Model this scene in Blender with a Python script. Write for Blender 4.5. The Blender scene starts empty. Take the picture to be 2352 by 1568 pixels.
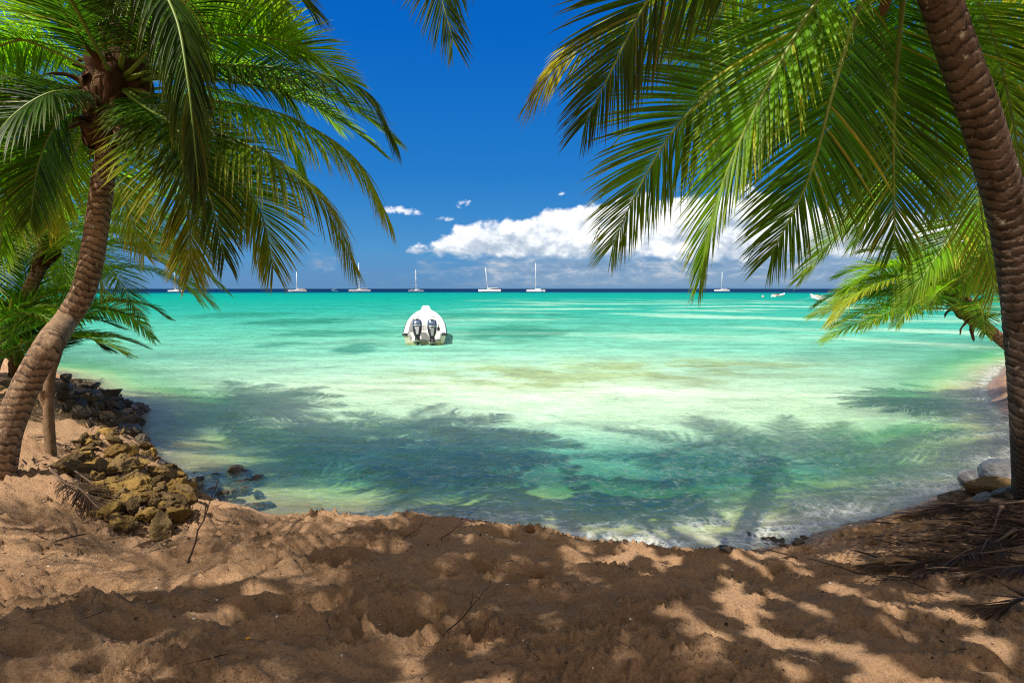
import bpy, math, random
import numpy as np
from mathutils import Vector, Matrix
R = math.radians
SC = bpy.context.scene
COL = SC.collection
rng = np.random.default_rng(7)
random.seed(7)

# ------------------------------------------------------------------ camera
CAM_Z = 2.8
FPX = 1401.0                       # focal length in units of a 2352 px wide picture
PITCH = math.atan((784 - 663) / FPX)
cp, sp = math.cos(PITCH), math.sin(PITCH)
cam_d = bpy.data.cameras.new("camera")
cam = bpy.data.objects.new("camera", cam_d)
COL.objects.link(cam)
cam.location = (0, 0, CAM_Z)
cam.rotation_euler = (math.pi / 2 - PITCH, 0, 0)
cam_d.sensor_width = 36
cam_d.lens = 36 * FPX / 2352
cam_d.clip_start = 0.05
cam_d.clip_end = 60000
SC.camera = cam

def at(u, v, d):
    a, b = (u - 1176) / FPX, (784 - v) / FPX
    return np.array([a * d, d * (cp + b * sp), CAM_Z + d * (b * cp - sp)])

def onz(u, v, z=0.0):
    b = (784 - v) / FPX
    k = b * cp - sp
    return at(u, v, (z - CAM_Z) / k)

# ------------------------------------------------------------------ noise
def _hash(ix, iy, iz, seed):
    h = (ix * 374761393 + iy * 668265263 + iz * 2147483647 + seed * 974634777) & 0xFFFFFFFF
    h = ((h ^ (h >> 13)) * 1274126177) & 0xFFFFFFFF
    h = ((h ^ (h >> 16)) * 2246822519) & 0xFFFFFFFF
    return (h ^ (h >> 15)) & 0xFFFFFFFF

def pn2(x, y, seed=0):
    xi, yi = np.floor(x).astype(np.int64), np.floor(y).astype(np.int64)
    xf, yf = x - xi, y - yi
    u, v = xf**3 * (xf * (xf * 6 - 15) + 10), yf**3 * (yf * (yf * 6 - 15) + 10)
    def g(dx, dy):
        a = _hash(xi + dx, yi + dy, np.int64(0), seed) * (2 * math.pi / 4294967296.0)
        return np.cos(a) * (xf - dx) + np.sin(a) * (yf - dy)
    return ((g(0, 0) * (1 - u) + g(1, 0) * u) * (1 - v) + (g(0, 1) * (1 - u) + g(1, 1) * u) * v) * 1.4

def fbm2(x, y, o=4, seed=0, gain=.5, lac=2.03):
    s, a, t = 0, 1.0, 0
    for k in range(o):
        s = s + a * pn2(x * lac**k + 17.3 * k, y * lac**k - 9.1 * k, seed + k)
        t += a; a *= gain
    return s / t

def vn3(p, seed=0):
    i = np.floor(p).astype(np.int64); f = p - i; w = f * f * (3 - 2 * f)
    def h(a, b, c):
        return _hash(i[..., 0] + a, i[..., 1] + b, i[..., 2] + c, seed) / 2147483648.0 - 1.0
    x, y, z = w[..., 0], w[..., 1], w[..., 2]
    def l(a, b, t): return a + (b - a) * t
    return l(l(l(h(0,0,0), h(1,0,0), x), l(h(0,1,0), h(1,1,0), x), y),
             l(l(h(0,0,1), h(1,0,1), x), l(h(0,1,1), h(1,1,1), x), y), z)

def fbm3(p, o=4, seed=0, gain=.5):
    s, a, t = 0, 1.0, 0
    for k in range(o):
        s = s + a * vn3(p * 2.03**k + 7.7 * k, seed + k); t += a; a *= gain
    return s / t

def sstep(a, b, x):
    t = np.clip((x - a) / (b - a), 0, 1)
    return t * t * (3 - 2 * t)

# ------------------------------------------------------------------ mesh helpers
def mk(name, V, F, mat=None, parent=None, smooth=True, attrs=None, cattrs=None, top=True):
    V = np.asarray(V, dtype=np.float32).reshape(-1, 3)
    Fs = F if isinstance(F, list) else [F]
    Fs = [np.asarray(f, dtype=np.int32) for f in Fs if len(f)]
    me = bpy.data.meshes.new(name)
    me.vertices.add(len(V)); me.vertices.foreach_set("co", V.ravel())
    tot = np.concatenate([np.full(len(f), f.shape[1], np.int32) for f in Fs])
    idx = np.concatenate([f.ravel() for f in Fs])
    me.loops.add(len(idx)); me.loops.foreach_set("vertex_index", idx)
    me.polygons.add(len(tot))
    st = np.concatenate([[0], np.cumsum(tot)[:-1]]).astype(np.int32)
    me.polygons.foreach_set("loop_start", st)
    me.polygons.foreach_set("loop_total", tot)
    me.polygons.foreach_set("use_smooth", np.full(len(tot), smooth, dtype=bool))
    me.update(calc_edges=True)
    for k, v in (attrs or {}).items():
        a = me.attributes.new(k, 'FLOAT', 'POINT'); a.data.foreach_set("value", np.asarray(v, np.float32).ravel())
    for k, v in (cattrs or {}).items():
        a = me.attributes.new(k, 'FLOAT_COLOR', 'POINT')
        c = np.ones((len(V), 4), np.float32); c[:, :3] = v
        a.data.foreach_set("color", c.ravel())
    if mat: me.materials.append(mat)
    o = bpy.data.objects.new(name, me)
    COL.objects.link(o)
    if parent: o.parent = parent
    return o

def tag(o, label=None, cat=None, group=None, kind=None):
    if label: o["label"] = label
    if cat: o["category"] = cat
    if group: o["group"] = group
    if kind: o["kind"] = kind
    return o

def empty(name, loc=(0, 0, 0), rz=0.0):
    o = bpy.data.objects.new(name, None)
    COL.objects.link(o)
    o.location = loc; o.rotation_euler = (0, 0, rz); o.empty_display_size = .2
    return o

def copy_tree(o, parent=None):
    c = o.copy(); COL.objects.link(c)
    if parent: c.parent = parent
    for ch in list(o.children):
        copy_tree(ch, c)
    return c

class MB:
    """collects simple shapes into one mesh"""
    def __init__(s): s.v, s.q, s.n = [], [], 0
    def add(s, V, F):
        V = np.asarray(V, float).reshape(-1, 3)
        s.v.append(V)
        for f in F: s.q.append([i + s.n for i in f])
        s.n += len(V); return s
    def box(s, c, d, rz=0, bev=0.0, taper=(1, 1)):
        x, y, z = [k / 2 for k in d]
        b = min(bev, x * .9, y * .9, z * .9)
        V = []
        if b <= 0:
            for zz, tp in ((-z, (1, 1)), (z, taper)):
                V += [(-x*tp[0], -y*tp[1], zz), (x*tp[0], -y*tp[1], zz), (x*tp[0], y*tp[1], zz), (-x*tp[0], y*tp[1], zz)]
            rings = 2; n = 4
        else:
            def ring(zz, ix, tp):
                ex, ey, k = (x - ix) * tp[0], (y - ix) * tp[1], b * .8
                return [(-ex+k, -ey, zz), (ex-k, -ey, zz), (ex, -ey+k, zz), (ex, ey-k, zz), (ex-k, ey, zz), (-ex+k, ey, zz), (-ex, ey-k, zz), (-ex, -ey+k, zz)]
            for zz, ix, tp in ((-z, b, (1, 1)), (-z + b, 0, (1, 1)), (z - b, 0, taper), (z, b, taper)):
                V += ring(zz, ix, tp)
            rings = 4; n = 8
        V = np.array(V)
        cr, sr = math.cos(rz), math.sin(rz)
        V = np.stack([V[:, 0]*cr - V[:, 1]*sr + c[0], V[:, 0]*sr + V[:, 1]*cr + c[1], V[:, 2] + c[2]], 1)
        F = [[k*n + i, k*n + (i+1) % n, (k+1)*n + (i+1) % n, (k+1)*n + i] for k in range(rings-1) for i in range(n)]
        F += [list(range(n))[::-1], [(rings-1)*n + i for i in range(n)]]
        return s.add(V, F)
    def tube(s, pts, rad, n=8, caps=True):
        V, F = tube(pts, rad, n)
        m = len(V) // n
        F = F.tolist()
        if caps: F += [list(range(n))[::-1], [(m-1)*n + i for i in range(n)]]
        return s.add(V, F)
    def loft(s, rings, closed=True, caps=True):
        n = len(rings[0]); V = np.concatenate([np.asarray(r, float) for r in rings])
        e = n if closed else n - 1
        F = [[k*n + i, k*n + (i+1) % n, (k+1)*n + (i+1) % n, (k+1)*n + i] for k in range(len(rings)-1) for i in range(e)]
        if caps: F += [list(range(n))[::-1], [(len(rings)-1)*n + i for i in range(n)]]
        return s.add(V, F)
    def build(s, name, mat, parent=None, smooth=False, loc=None):
        by = {}
        for f in s.q: by.setdefault(len(f), []).append(f)
        V = np.concatenate(s.v)
        o = mk(name, V, [np.array(f) for f in by.values()], mat, parent, smooth)
        if loc is not None: o.location = loc
        return o

def spline(P, n):
    P = np.asarray(P, float)
    d = np.concatenate([[0], np.cumsum(np.linalg.norm(np.diff(P, axis=0), axis=1))])
    # Catmull-Rom by chord length, then resample evenly
    T = np.zeros_like(P)
    T[1:-1] = (P[2:] - P[:-2]) / (d[2:] - d[:-2])[:, None]
    T[0] = (P[1] - P[0]) / (d[1] - d[0]); T[-1] = (P[-1] - P[-2]) / (d[-1] - d[-2])
    def ev(s):
        i = np.clip(np.searchsorted(d, s, side='right') - 1, 0, len(P) - 2)
        h = (d[i+1] - d[i]); t = ((s - d[i]) / h)[:, None]; h = h[:, None]
        return (2*t**3 - 3*t**2 + 1)*P[i] + (t**3 - 2*t**2 + t)*h*T[i] + (-2*t**3 + 3*t**2)*P[i+1] + (t**3 - t**2)*h*T[i+1]
    f = ev(np.linspace(0, d[-1], n * 4))
    L = np.concatenate([[0], np.cumsum(np.linalg.norm(np.diff(f, axis=0), axis=1))])
    q = np.linspace(0, L[-1], n)
    return np.stack([np.interp(q, L, f[:, k]) for k in range(3)], 1), L[-1]

def unit(a): return a / np.maximum(np.linalg.norm(a, axis=-1, keepdims=True), 1e-9)

def frames(C, up=(0, 0, 1)):
    T = unit(np.gradient(C, axis=0))
    N = np.zeros_like(T)
    n0 = np.array(up, float) - T[0] * np.dot(T[0], up)
    if np.linalg.norm(n0) < .05: n0 = np.array((0, -1., 0)) - T[0] * T[0][1] * -1
    N[0] = unit(n0)
    for i in range(1, len(C)):
        n = N[i-1] - T[i] * np.dot(N[i-1], T[i]); N[i] = unit(n)
    return T, N, np.cross(T, N)

def tube(C, rad, n=10, flat=1.0):
    C = np.asarray(C, float); rad = np.broadcast_to(np.asarray(rad, float), (len(C),))
    T, N, S = frames(C)
    a = np.linspace(0, 2*math.pi, n, endpoint=False)
    V = C[:, None, :] + rad[:, None, None] * (np.cos(a)[None, :, None] * S[:, None, :] + flat*np.sin(a)[None, :, None] * N[:, None, :])
    i = np.arange(len(C)-1)[:, None] * n; k = np.arange(n)[None, :]; k2 = (k + 1) % n
    F = np.stack([i + k, i + k2, i + n + k2, i + n + k], -1).reshape(-1, 4)
    return V.reshape(-1, 3), F

# ------------------------------------------------------------------ material helpers
class NT:
    def __init__(s, tree): s.t = tree; s.n = tree.nodes; s.l = tree.links
    def node(s, ty, **kw):
        nd = s.n.new(ty)
        for k, v in kw.items():
            if k.startswith('_'): setattr(nd, k[1:], v)
        return nd
    def set(s, sock, v):
        if isinstance(v, bpy.types.NodeSocket): s.l.new(v, sock)
        elif v is not None:
            if sock.type == 'RGBA' and len(v) == 3: v = (*v, 1)
            sock.default_value = v
    def math(s, op, a, b=None, c=None, clamp=False):
        nd = s.n.new('ShaderNodeMath'); nd.operation = op; nd.use_clamp = clamp
        for i, v in enumerate((a, b, c)):
            if v is not None: s.set(nd.inputs[i], v)
        return nd.outputs[0]
    def vmath(s, op, a, b=None, scale=None):
        nd = s.n.new('ShaderNodeVectorMath'); nd.operation = op
        s.set(nd.inputs[0], a)
        if b is not None: s.set(nd.inputs[1], b)
        if scale is not None: s.set(nd.inputs['Scale'], scale)
        return nd.outputs[0]
    def mix(s, f, a, b, blend='MIX'):
        nd = s.n.new('ShaderNodeMix'); nd.data_type = 'RGBA'; nd.blend_type = blend; nd.clamp_factor = True
        s.set(nd.inputs[0], f); s.set(nd.inputs[6], a); s.set(nd.inputs[7], b)
        return nd.outputs[2]
    def noise(s, vec, scale, detail=4, rough=.55, dist=0, dim='3D'):
        nd = s.n.new('ShaderNodeTexNoise'); nd.noise_dimensions = dim
        if vec is not None: s.l.new(vec, nd.inputs['Vector'])
        s.set(nd.inputs['Scale'], scale); s.set(nd.inputs['Detail'], detail); s.set(nd.inputs['Roughness'], rough); s.set(nd.inputs['Distortion'], dist)
        return nd.outputs[0]
    def voro(s, vec, scale, feature='F1', rnd=1):
        nd = s.n.new('ShaderNodeTexVoronoi'); nd.feature = feature
        s.l.new(vec, nd.inputs['Vector']); s.set(nd.inputs['Scale'], scale); s.set(nd.inputs['Randomness'], rnd)
        return nd.outputs[0]
    def ramp(s, f, stops, interp='LINEAR'):
        nd = s.n.new('ShaderNodeValToRGB'); cr = nd.color_ramp; cr.interpolation = interp
        while len(cr.elements) < len(stops): cr.elements.new(.5)
        for e, (p, c) in zip(cr.elements, stops):
            e.position = p; e.color = (*c, 1) if len(c) == 3 else c
        s.set(nd.inputs[0], f)
        return nd.outputs[0]
    def mrange(s, v, a, b, c=0, d=1, smooth=False):
        nd = s.n.new('ShaderNodeMapRange'); nd.clamp = True
        if smooth: nd.interpolation_type = 'SMOOTHSTEP'
        for i, x in enumerate((v, a, b, c, d)): s.set(nd.inputs[i], x)
        return nd.outputs[0]
    def attr(s, name, out='Fac'):
        nd = s.n.new('ShaderNodeAttribute'); nd.attribute_name = name
        return nd.outputs[out]
    def bump(s, h, strength=.5, dist=.01, normal=None):
        nd = s.n.new('ShaderNodeBump')
        s.set(nd.inputs['Strength'], strength); s.set(nd.inputs['Distance'], dist); s.l.new(h, nd.inputs['Height'])
        if normal is not None: s.l.new(normal, nd.inputs['Normal'])
        return nd.outputs[0]
    def principled(s, color, rough=.6, spec=.5, metal=0, normal=None, **kw):
        nd = s.n.new('ShaderNodeBsdfPrincipled')
        s.set(nd.inputs['Base Color'], color); s.set(nd.inputs['Roughness'], rough)
        s.set(nd.inputs['Specular IOR Level'], spec); s.set(nd.inputs['Metallic'], metal)
        for k, v in kw.items(): s.set(nd.inputs[k], v)
        if normal is not None: s.l.new(normal, nd.inputs['Normal'])
        return nd.outputs[0]
    def mixsh(s, f, a, b):
        nd = s.n.new('ShaderNodeMixShader'); s.set(nd.inputs[0], f); s.l.new(a, nd.inputs[1]); s.l.new(b, nd.inputs[2])
        return nd.outputs[0]
    def sep(s, v):
        nd = s.n.new('ShaderNodeSeparateXYZ'); s.l.new(v, nd.inputs[0]); return nd.outputs
    def comb(s, x, y, z):
        nd = s.n.new('ShaderNodeCombineXYZ')
        for i, v in enumerate((x, y, z)): s.set(nd.inputs[i], v)
        return nd.outputs[0]
    def pos(s): return s.n.new('ShaderNodeNewGeometry').outputs['Position']
    def obj(s): return s.n.new('ShaderNodeTexCoord').outputs['Object']
    def rnd(s): return s.n.new('ShaderNodeObjectInfo').outputs['Random']
    def out(s, sh):
        o = s.n.new('ShaderNodeOutputMaterial'); s.l.new(sh, o.inputs[0])

def material(name):
    m = bpy.data.materials.new(name); m.use_nodes = True; m.node_tree.nodes.clear()
    return m, NT(m.node_tree)

def simple(name, col, rough=.5, spec=.5, metal=0, var=.12, scale=6, bump=0):
    m, t = material(name)
    p = t.obj()
    n = t.noise(p, scale, 5)
    c = t.mix(t.mrange(n, .3, .7), tuple(k * (1 - var) for k in col), tuple(min(1, k * (1 + var)) for k in col))
    nb = t.bump(t.noise(p, scale * 8, 4), bump, .01) if bump else None
    t.out(t.principled(c, rough, spec, metal, nb))
    return m

# ------------------------------------------------------------------ leaves
def leaf_material(name, base, tip, trans, vary=1.0):
    m, t = material(name)
    dry = t.attr('dry'); rn = t.attr('rnd')
    n = t.noise(t.pos(), 2.2, 3)
    k = t.math('ADD', t.math('MULTIPLY', rn, .55), t.math('MULTIPLY', n, .45))
    g = t.mix(t.mrange(k, .25, .75), tuple(c * .45 for c in base), tuple(c * 1.45 for c in base))
    c = t.mix(dry, g, tip)
    tr = t.mix(dry, t.mix(t.mrange(k, .25, .75), tuple(c * .5 for c in trans), tuple(c * 1.3 for c in trans)), tuple(min(1, q * 1.25) for q in tip))
    a = t.principled(c, .42, .22)
    b = t.n.new('ShaderNodeBsdfTranslucent'); t.l.new(tr, b.inputs[0])
    t.out(t.mixsh(.5, a, b.outputs[0]))
    return m

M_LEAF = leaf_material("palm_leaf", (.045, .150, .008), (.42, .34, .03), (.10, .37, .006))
M_LEAF_BRIGHT = leaf_material("bright_palm_leaf", (.075, .205, .007), (.48, .40, .03), (.28, .68, .008))  # lit copy of the leaf: sunlight put into the green of brighter fronds
M_LEAF_DARK = leaf_material("dark_palm_leaf", (.026, .072, .008), (.20, .17, .022), (.05, .16, .005))  # shaded copy of the leaf: shade put into the green of darker fronds
M_LEAF_DRY = leaf_material("dry_palm_leaf", (.055, .034, .022), (.10, .06, .035), (.03, .02, .01))
M_RIB = simple("palm_midrib", (.13, .19, .02), .45, .4, var=.25, scale=5)
M_RIB_DRY = simple("dry_midrib", (.08, .05, .032), .7, .2, var=.3, scale=8)

CAMV = np.array((0, 0, CAM_Z))
def frond(pts, parent=None, leaf=.90, n=112, droop=.26, face=0.0, roll=0.0, vee=.25, dry=.08, mat=None, ribmat=None, bare=.17,
          width=.0145, seed=0, name="frond", rib_r=.024, ang=(70, 20), collapse=1.0, gap=.04, rib=True):
    r = np.random.default_rng(seed + 1000)
    C, L = spline(pts, 64)
    T, N, S = frames(C)
    if face:
        # the blade hangs open towards the shore, as wind-combed fronds do
        W = unit(CAMV - C); W = unit(W - T * np.sum(W * T, 1, keepdims=True))
        sg = np.where(np.sum(W * N, 1, keepdims=True) < 0, -1.0, 1.0)
        sg = sg[len(C) // 2]
        N = unit(N * (1 - face) + W * sg * face); N = unit(N - T * np.sum(N * T, 1, keepdims=True)); S = np.cross(T, N)
    if roll:
        s_ = np.linspace(0, 1, len(C))[:, None] * R(roll)
        N, S = N * np.cos(s_) + S * np.sin(s_), S * np.cos(s_) - N * np.sin(s_)
    ts = bare + (1 - bare) * (np.linspace(0, 1, n) ** .95)
    q = ts * (len(C) - 1)
    def samp(A): return np.stack([np.interp(q, np.arange(len(C)), A[:, k]) for k in range(3)], 1)
    P, Tq, Nq, Sq = samp(C), unit(samp(T)), unit(samp(N)), unit(samp(S))
    x = (ts - bare) / (1 - bare)
    prof = np.clip(.5 + 1.8 * x, 0, 1) * (1 - .62 * np.clip((x - .4) / .6, 0, 1) ** 1.6)
    a0, a1 = ang
    alpha = np.radians(a0 + (a1 - a0) * x ** 1.15)
    Vs, Fs, DR, RN = [], [], [], []
    NS = 6
    sA = np.linspace(0, 1, NS + 1)
    wprof = np.interp(sA, [0, .12, .35, .7, .9, 1], [.45, .9, 1, .72, .35, .03])
    nv = 0
    for side in (-1, 1):
        keep = r.random(n) > gap
        m = int(keep.sum())
        al = alpha[keep] + r.normal(0, .045, m)
        ve = vee + r.normal(0, .07, m)
        ln = leaf * prof[keep] * r.uniform(.88, 1.08, m)
        p = P[keep].copy(); t_, n_, s_ = Tq[keep], Nq[keep], Sq[keep] * side
        d = np.cos(al)[:, None] * t_ + np.sin(al)[:, None] * collapse * (s_ * np.cos(ve)[:, None] + n_ * np.sin(ve)[:, None])
        d = unit(d + r.normal(0, .02, (m, 3)))
        dg = droop * r.uniform(.75, 1.3, m)[:, None]
        nl = unit(n_ - d * np.sum(n_ * d, 1, keepdims=True))
        rn = r.random(m)
        brk = r.random(m) < .05
        rows = []
        for k in range(NS + 1):
            w = np.cross(d, nl)
            w = unit(w) * (width * wprof[k]) * (ln / leaf).clip(.5, 1.2)[:, None]
            rows.append(np.stack([p - w + nl * .0, p - nl * (width * .55 * wprof[k]), p + w], 1))
            p = p + d * (ln / NS)[:, None]
            gk = dg * (1.2 / NS) * (0.6 + 1.2 * k / NS)
            gk = gk + (brk & (k == 3))[:, None] * .8
            d = unit(d + np.array([0, 0, -1.0]) * gk)
            nl = unit(nl - d * np.sum(nl * d, 1, keepdims=True))
        A = np.stack(rows, 1)                      # m, NS+1, 3, 3
        base = nv + np.arange(m)[:, None, None] * ((NS + 1) * 3) + np.arange(NS)[None, :, None] * 3 + np.arange(2)[None, None, :]
        Fs.append(np.stack([base, base + 1, base + 4, base + 3], -1).reshape(-1, 4))
        Vs.append(A.reshape(-1, 3)); nv += A.size // 3
        tipy = np.clip(dry * (.25 + 1.6 * x[keep] ** 2)[:, None] + (sA ** 3)[None, :] * (.25 + dry) , 0, 1) * (.55 + .9 * rn)[:, None]
        tipy = np.clip(tipy + (r.random(m) < .035)[:, None] * .75, 0, 1)
        DR.append(np.repeat(np.clip(tipy, 0, 1), 3, axis=1).ravel())
        RN.append(np.repeat(rn, (NS + 1) * 3))
    o = mk(name, np.concatenate(Vs), np.concatenate(Fs), mat or M_LEAF, parent, True,
           {"dry": np.concatenate(DR), "rnd": np.concatenate(RN)})
    if rib:
        s = np.linspace(0, 1, len(C))
        rad = rib_r * (1 - s) ** .8 + .004
        rad[:8] *= np.linspace(1.9, 1.0, 8)
        V, F = tube(C, rad, 7, .75)
        mk("midrib", V, F, ribmat or M_RIB, o)
    return o

def arc(base, az, el0, L, bend, n=7, pw=1.25, swing=0.0):
    p = np.array(base, float); out = [p.copy()]
    for k in range(n):
        s = (k + .5) / n
        el = R(el0 - bend * s ** pw); a = R(az + swing * s)
        p = p + np.array([math.cos(el) * math.sin(a), math.cos(el) * math.cos(a), math.sin(el)]) * L / n
        out.append(p.copy())
    return out

# trunks -------------------------------------------------------------------------------------------
def bark_material(name, c0, c1, c2):
    m, t = material(name)
    ring = t.attr('ring'); p = t.obj()
    st = t.vmath('MULTIPLY', p, (1, 1, .35))
    n1 = t.noise(st, 5, 6, .65); n2 = t.noise(p, 26, 5, .7); n3 = t.noise(t.vmath('MULTIPLY', p, (60, 60, 8)), 1, 3)
    c = t.mix(t.mrange(n1, .3, .7), c0, c1)
    c = t.mix(t.mrange(n2, .52, .75), c, c2)
    # darker in the groove of each leaf scar
    big = t.noise(p, 2.6, 4, .6)
    groove = t.math('MULTIPLY', t.mrange(ring, t.mrange(big, .35, .7, .25, .85), .05), t.mrange(n1, .12, .45))
    c = t.mix(t.mrange(big, .56, .70, 0, .6), c, tuple(k * 1.5 for k in c1))
    c = t.mix(t.mrange(t.noise(st, 7, 4, .6), .56, .66, 0, .7), c, tuple(k * .45 for k in c0))
    c = t.mix(t.math('MULTIPLY', groove, .9), c, tuple(k * .16 for k in c0))
    rim = t.mrange(ring, .72, 1.0)
    c = t.mix(t.math('MULTIPLY', rim, t.mrange(n2, .35, .7)), c, tuple(min(1, k * 1.5) for k in c1))
    # lichen flecks
    v = t.noise(p, 9, 6, .7)
    c = t.mix(t.mrange(v, .62, .68), c, (.36, .33, .28))
    h = t.math('ADD', t.math('MULTIPLY', n2, .5), t.math('MULTIPLY', n3, .6))
    t.out(t.principled(c, .88, .15, 0, t.bump(h, .7, .012)))
    return m

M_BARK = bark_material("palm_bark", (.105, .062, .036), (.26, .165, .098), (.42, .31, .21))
M_BARK_SHADED = bark_material("shaded_palm_bark", (.062, .042, .031), (.125, .086, .062), (.20, .15, .11))  # shaded copy of the bark, the right trunk's crown shade put into the colour

def trunk(pts, radii, parent, mat, spacing=.095, seed=0, bole=1.5, bole_len=.45, nseg=44, amp=.05):
    if mat is M_BARK_SHADED: amp = .055
    C, L = spline(pts, max(60, int(60 * 1.0)))
    nr = int(L / spacing * 7)
    C, L = spline(pts, nr)
    T, N, S = frames(C, up=(0, 1, 0))
    s = np.linspace(0, L, nr)
    rad = np.interp(s / L, np.linspace(0, 1, len(radii)), radii)
    rad = rad * (1 + (bole - 1) * np.exp(-s / bole_len))
    a = np.linspace(0, 2 * math.pi, nseg, endpoint=False)
    A, Sg = np.meshgrid(a, s)
    q = np.stack([np.cos(A) * 1.5, np.sin(A) * 1.5, Sg * 2.0], -1)
    wob = fbm3(q, 3, seed) * .55
    step = spacing * (1 + .25 * np.sin(Sg * 1.7 + seed))
    ph = (Sg + wob * spacing * 1.1 + .035 * np.sin(A + seed) + .02 * np.sin(2 * A + 1.3 * seed + Sg * 3)) / spacing
    idn = np.floor(ph); f = ph - idn
    ramp = np.where(f < .16, f / .16, 1) * (.25 + .75 * f)
    jag = fbm3(np.stack([np.cos(A) * 5, np.sin(A) * 5, idn * 3.7], -1), 3, seed + 5)
    fade = np.clip((Sg - .7) / 1.9, .10, 1)
    rr = rad[:, None] * (1 + fade * amp * (ramp - .5) * (1 + 1.1 * jag) + .045 * fbm3(q * 2.2, 4, seed + 9) + .05 * fbm3(q * .6, 2, seed + 3))
    V = C[:, None, :] + rr[..., None] * (np.cos(A)[..., None] * S[:, None, :] + np.sin(A)[..., None] * N[:, None, :])
    i = np.arange(nr - 1)[:, None] * nseg; k = np.arange(nseg)[None, :]; k2 = (k + 1) % nseg
    F = np.stack([i + k, i + k2, i + nseg + k2, i + nseg + k], -1).reshape(-1, 4)
    cap = np.array([[(nr - 1) * nseg + j for j in range(nseg)]])
    return mk("trunk", V.reshape(-1, 3), [F, cap], mat, parent, True, {"ring": f.ravel()})

M_FIBRE = simple("palm_fibre", (.070, .036, .020), .9, .1, var=.55, scale=11, bump=.8)
M_HUSK = simple("dry_leaf_base", (.15, .085, .046), .85, .15, var=.5, scale=9, bump=.6)

def crown_heart(parent, c, up, r=.26, seed=0, boots=16, scraps=7):
    """fibre-wrapped bud with the stubs of old leaf bases and hanging scraps"""
    g = np.random.default_rng(seed)
    up = unit(np.array(up, float))
    x = unit(np.cross(up, (0.3, 1, 0.1))); y = np.cross(up, x)
    nu, nvv = 36, 26
    a = np.linspace(0, 2*math.pi, nu, endpoint=False); h = np.linspace(-.55, .55, nvv)
    A, H = np.meshgrid(a, h)
    pr = np.interp(H, [-.55, -.35, -.1, .15, .38, .55], [.55, .85, 1.08, 1.0, .7, .25]) * r
    q = np.stack([np.cos(A) * 3, np.sin(A) * 3, H * 5], -1)
    pr = pr * (1 + .55 * fbm3(q, 4, seed) + .25 * fbm3(q * np.array([4, 4, .8]), 3, seed + 4))
    V = np.array(c) + pr[..., None] * (np.cos(A)[..., None]*x + np.sin(A)[..., None]*y) + (H[..., None] * (1.0 + .6 * (r > .3))) * up
    i = np.arange(nvv-1)[:, None]*nu; k = np.arange(nu)[None, :]; k2 = (k+1) % nu
    F = np.stack([i+k, i+k2, i+nu+k2, i+nu+k], -1).reshape(-1, 4)
    mk("fibre_sheath", V.reshape(-1, 3), F, M_FIBRE, parent)
    for b in range(boots):
        t = g.uniform(0, 2*math.pi); hh = g.uniform(-.42, .28) * (1.0 + .6 * (r > .3))
        out = math.cos(t)*x + math.sin(t)*y
        p0 = np.array(c) + up*hh + out*r*.75
        ln = g.uniform(.22, .5); rise = g.uniform(-.2, .9) if hh > -.2 else g.uniform(-1.4, .1)
        p1 = p0 + unit(out + up*rise)*ln*.55; p2 = p1 + unit(out*1.0 + up*(rise - .6))*ln*.45
        C, _ = spline([p0, p1, p2], 10)
        w = np.interp(np.linspace(0, 1, 10), [0, .3, .85, 1], [.085, .06, .035, .012]) * g.uniform(.8, 1.2)
        VV, FF = tube(C, w, 8, .45)
        VV = VV + .012*np.stack([vn3(VV*14, 1), vn3(VV*14, 2), vn3(VV*14, 3)], 1)
        mk("leaf_stub", VV, FF, M_HUSK if b % 2 else M_FIBRE, parent)
    for b in range(scraps):
        t = g.uniform(0, 2*math.pi); out = math.cos(t)*x + math.sin(t)*y
        p0 = np.array(c) + up*g.uniform(-.35, .05) + out*r*.95
        ln = g.uniform(.35, .85)
        P = [p0, p0 + out*.10 - np.array([0, 0, ln*.35]), p0 + out*.08 - np.array([0, 0, ln*.7]), p0 + out*.12 - np.array([0, 0, ln])]
        C, _ = spline(P, 14)
        w = np.interp(np.linspace(0, 1, 14), [0, .4, 1], [.05, .04, .008])
        VV, FF = tube(C, w, 6, .25)
        VV = VV + .02*np.stack([vn3(VV*9, 4), vn3(VV*9, 5), vn3(VV*9, 6)], 1)
        mk("hanging_scrap", VV, FF, M_HUSK, parent)

# ------------------------------------------------------------------ shoreline and terrain
SH_UV = [(-2600, 772), (-900, 778), (-300, 822), (40, 838), (130, 858), (235, 898), (335, 938), (325, 985), (368, 1040),
         (432, 1105), (500, 1150), (600, 1178), (700, 1190), (820, 1188), (980, 1196), (1120, 1208), (1250, 1222), (1360, 1246),
         (1480, 1256), (1600, 1262), (1700, 1262), (1790, 1240), (1880, 1215), (1990, 1185), (2100, 1150), (2200, 1118), (2285, 1090),
         (2335, 1040), (2330, 985), (2280, 930), (2262, 890), (2300, 845), (2420, 805), (2900, 775), (4500, 768)]
SHORE = np.array([onz(u, v)[:2] for u, v in SH_UV])
LAND = np.concatenate([SHORE, [[900, SHORE[-1, 1]], [900, -900], [-900, -900], [-900, SHORE[0, 1]]]])

def shore_dist(x, y):
    """signed distance to the waterline, positive on land"""
    x, y = np.asarray(x, float), np.asarray(y, float)
    d = np.full(x.shape, 1e18); ins = np.zeros(x.shape, bool)
    n = len(LAND)
    for i in range(n):
        ax, ay = LAND[i]; bx, by = LAND[(i + 1) % n]
        c = ((ay > y) != (by > y))
        if ay != by: ins ^= c & (x < (bx - ax) * (y - ay) / (by - ay) + ax)
        if i < len(SHORE) - 1:
            ex, ey = bx - ax, by - ay
            t = np.clip(((x - ax) * ex + (y - ay) * ey) / (ex * ex + ey * ey), 0, 1)
            d = np.minimum(d, (x - ax - t * ex) ** 2 + (y - ay - t * ey) ** 2)
    d = np.sqrt(d)
    return np.where(ins, d, -d)

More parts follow.
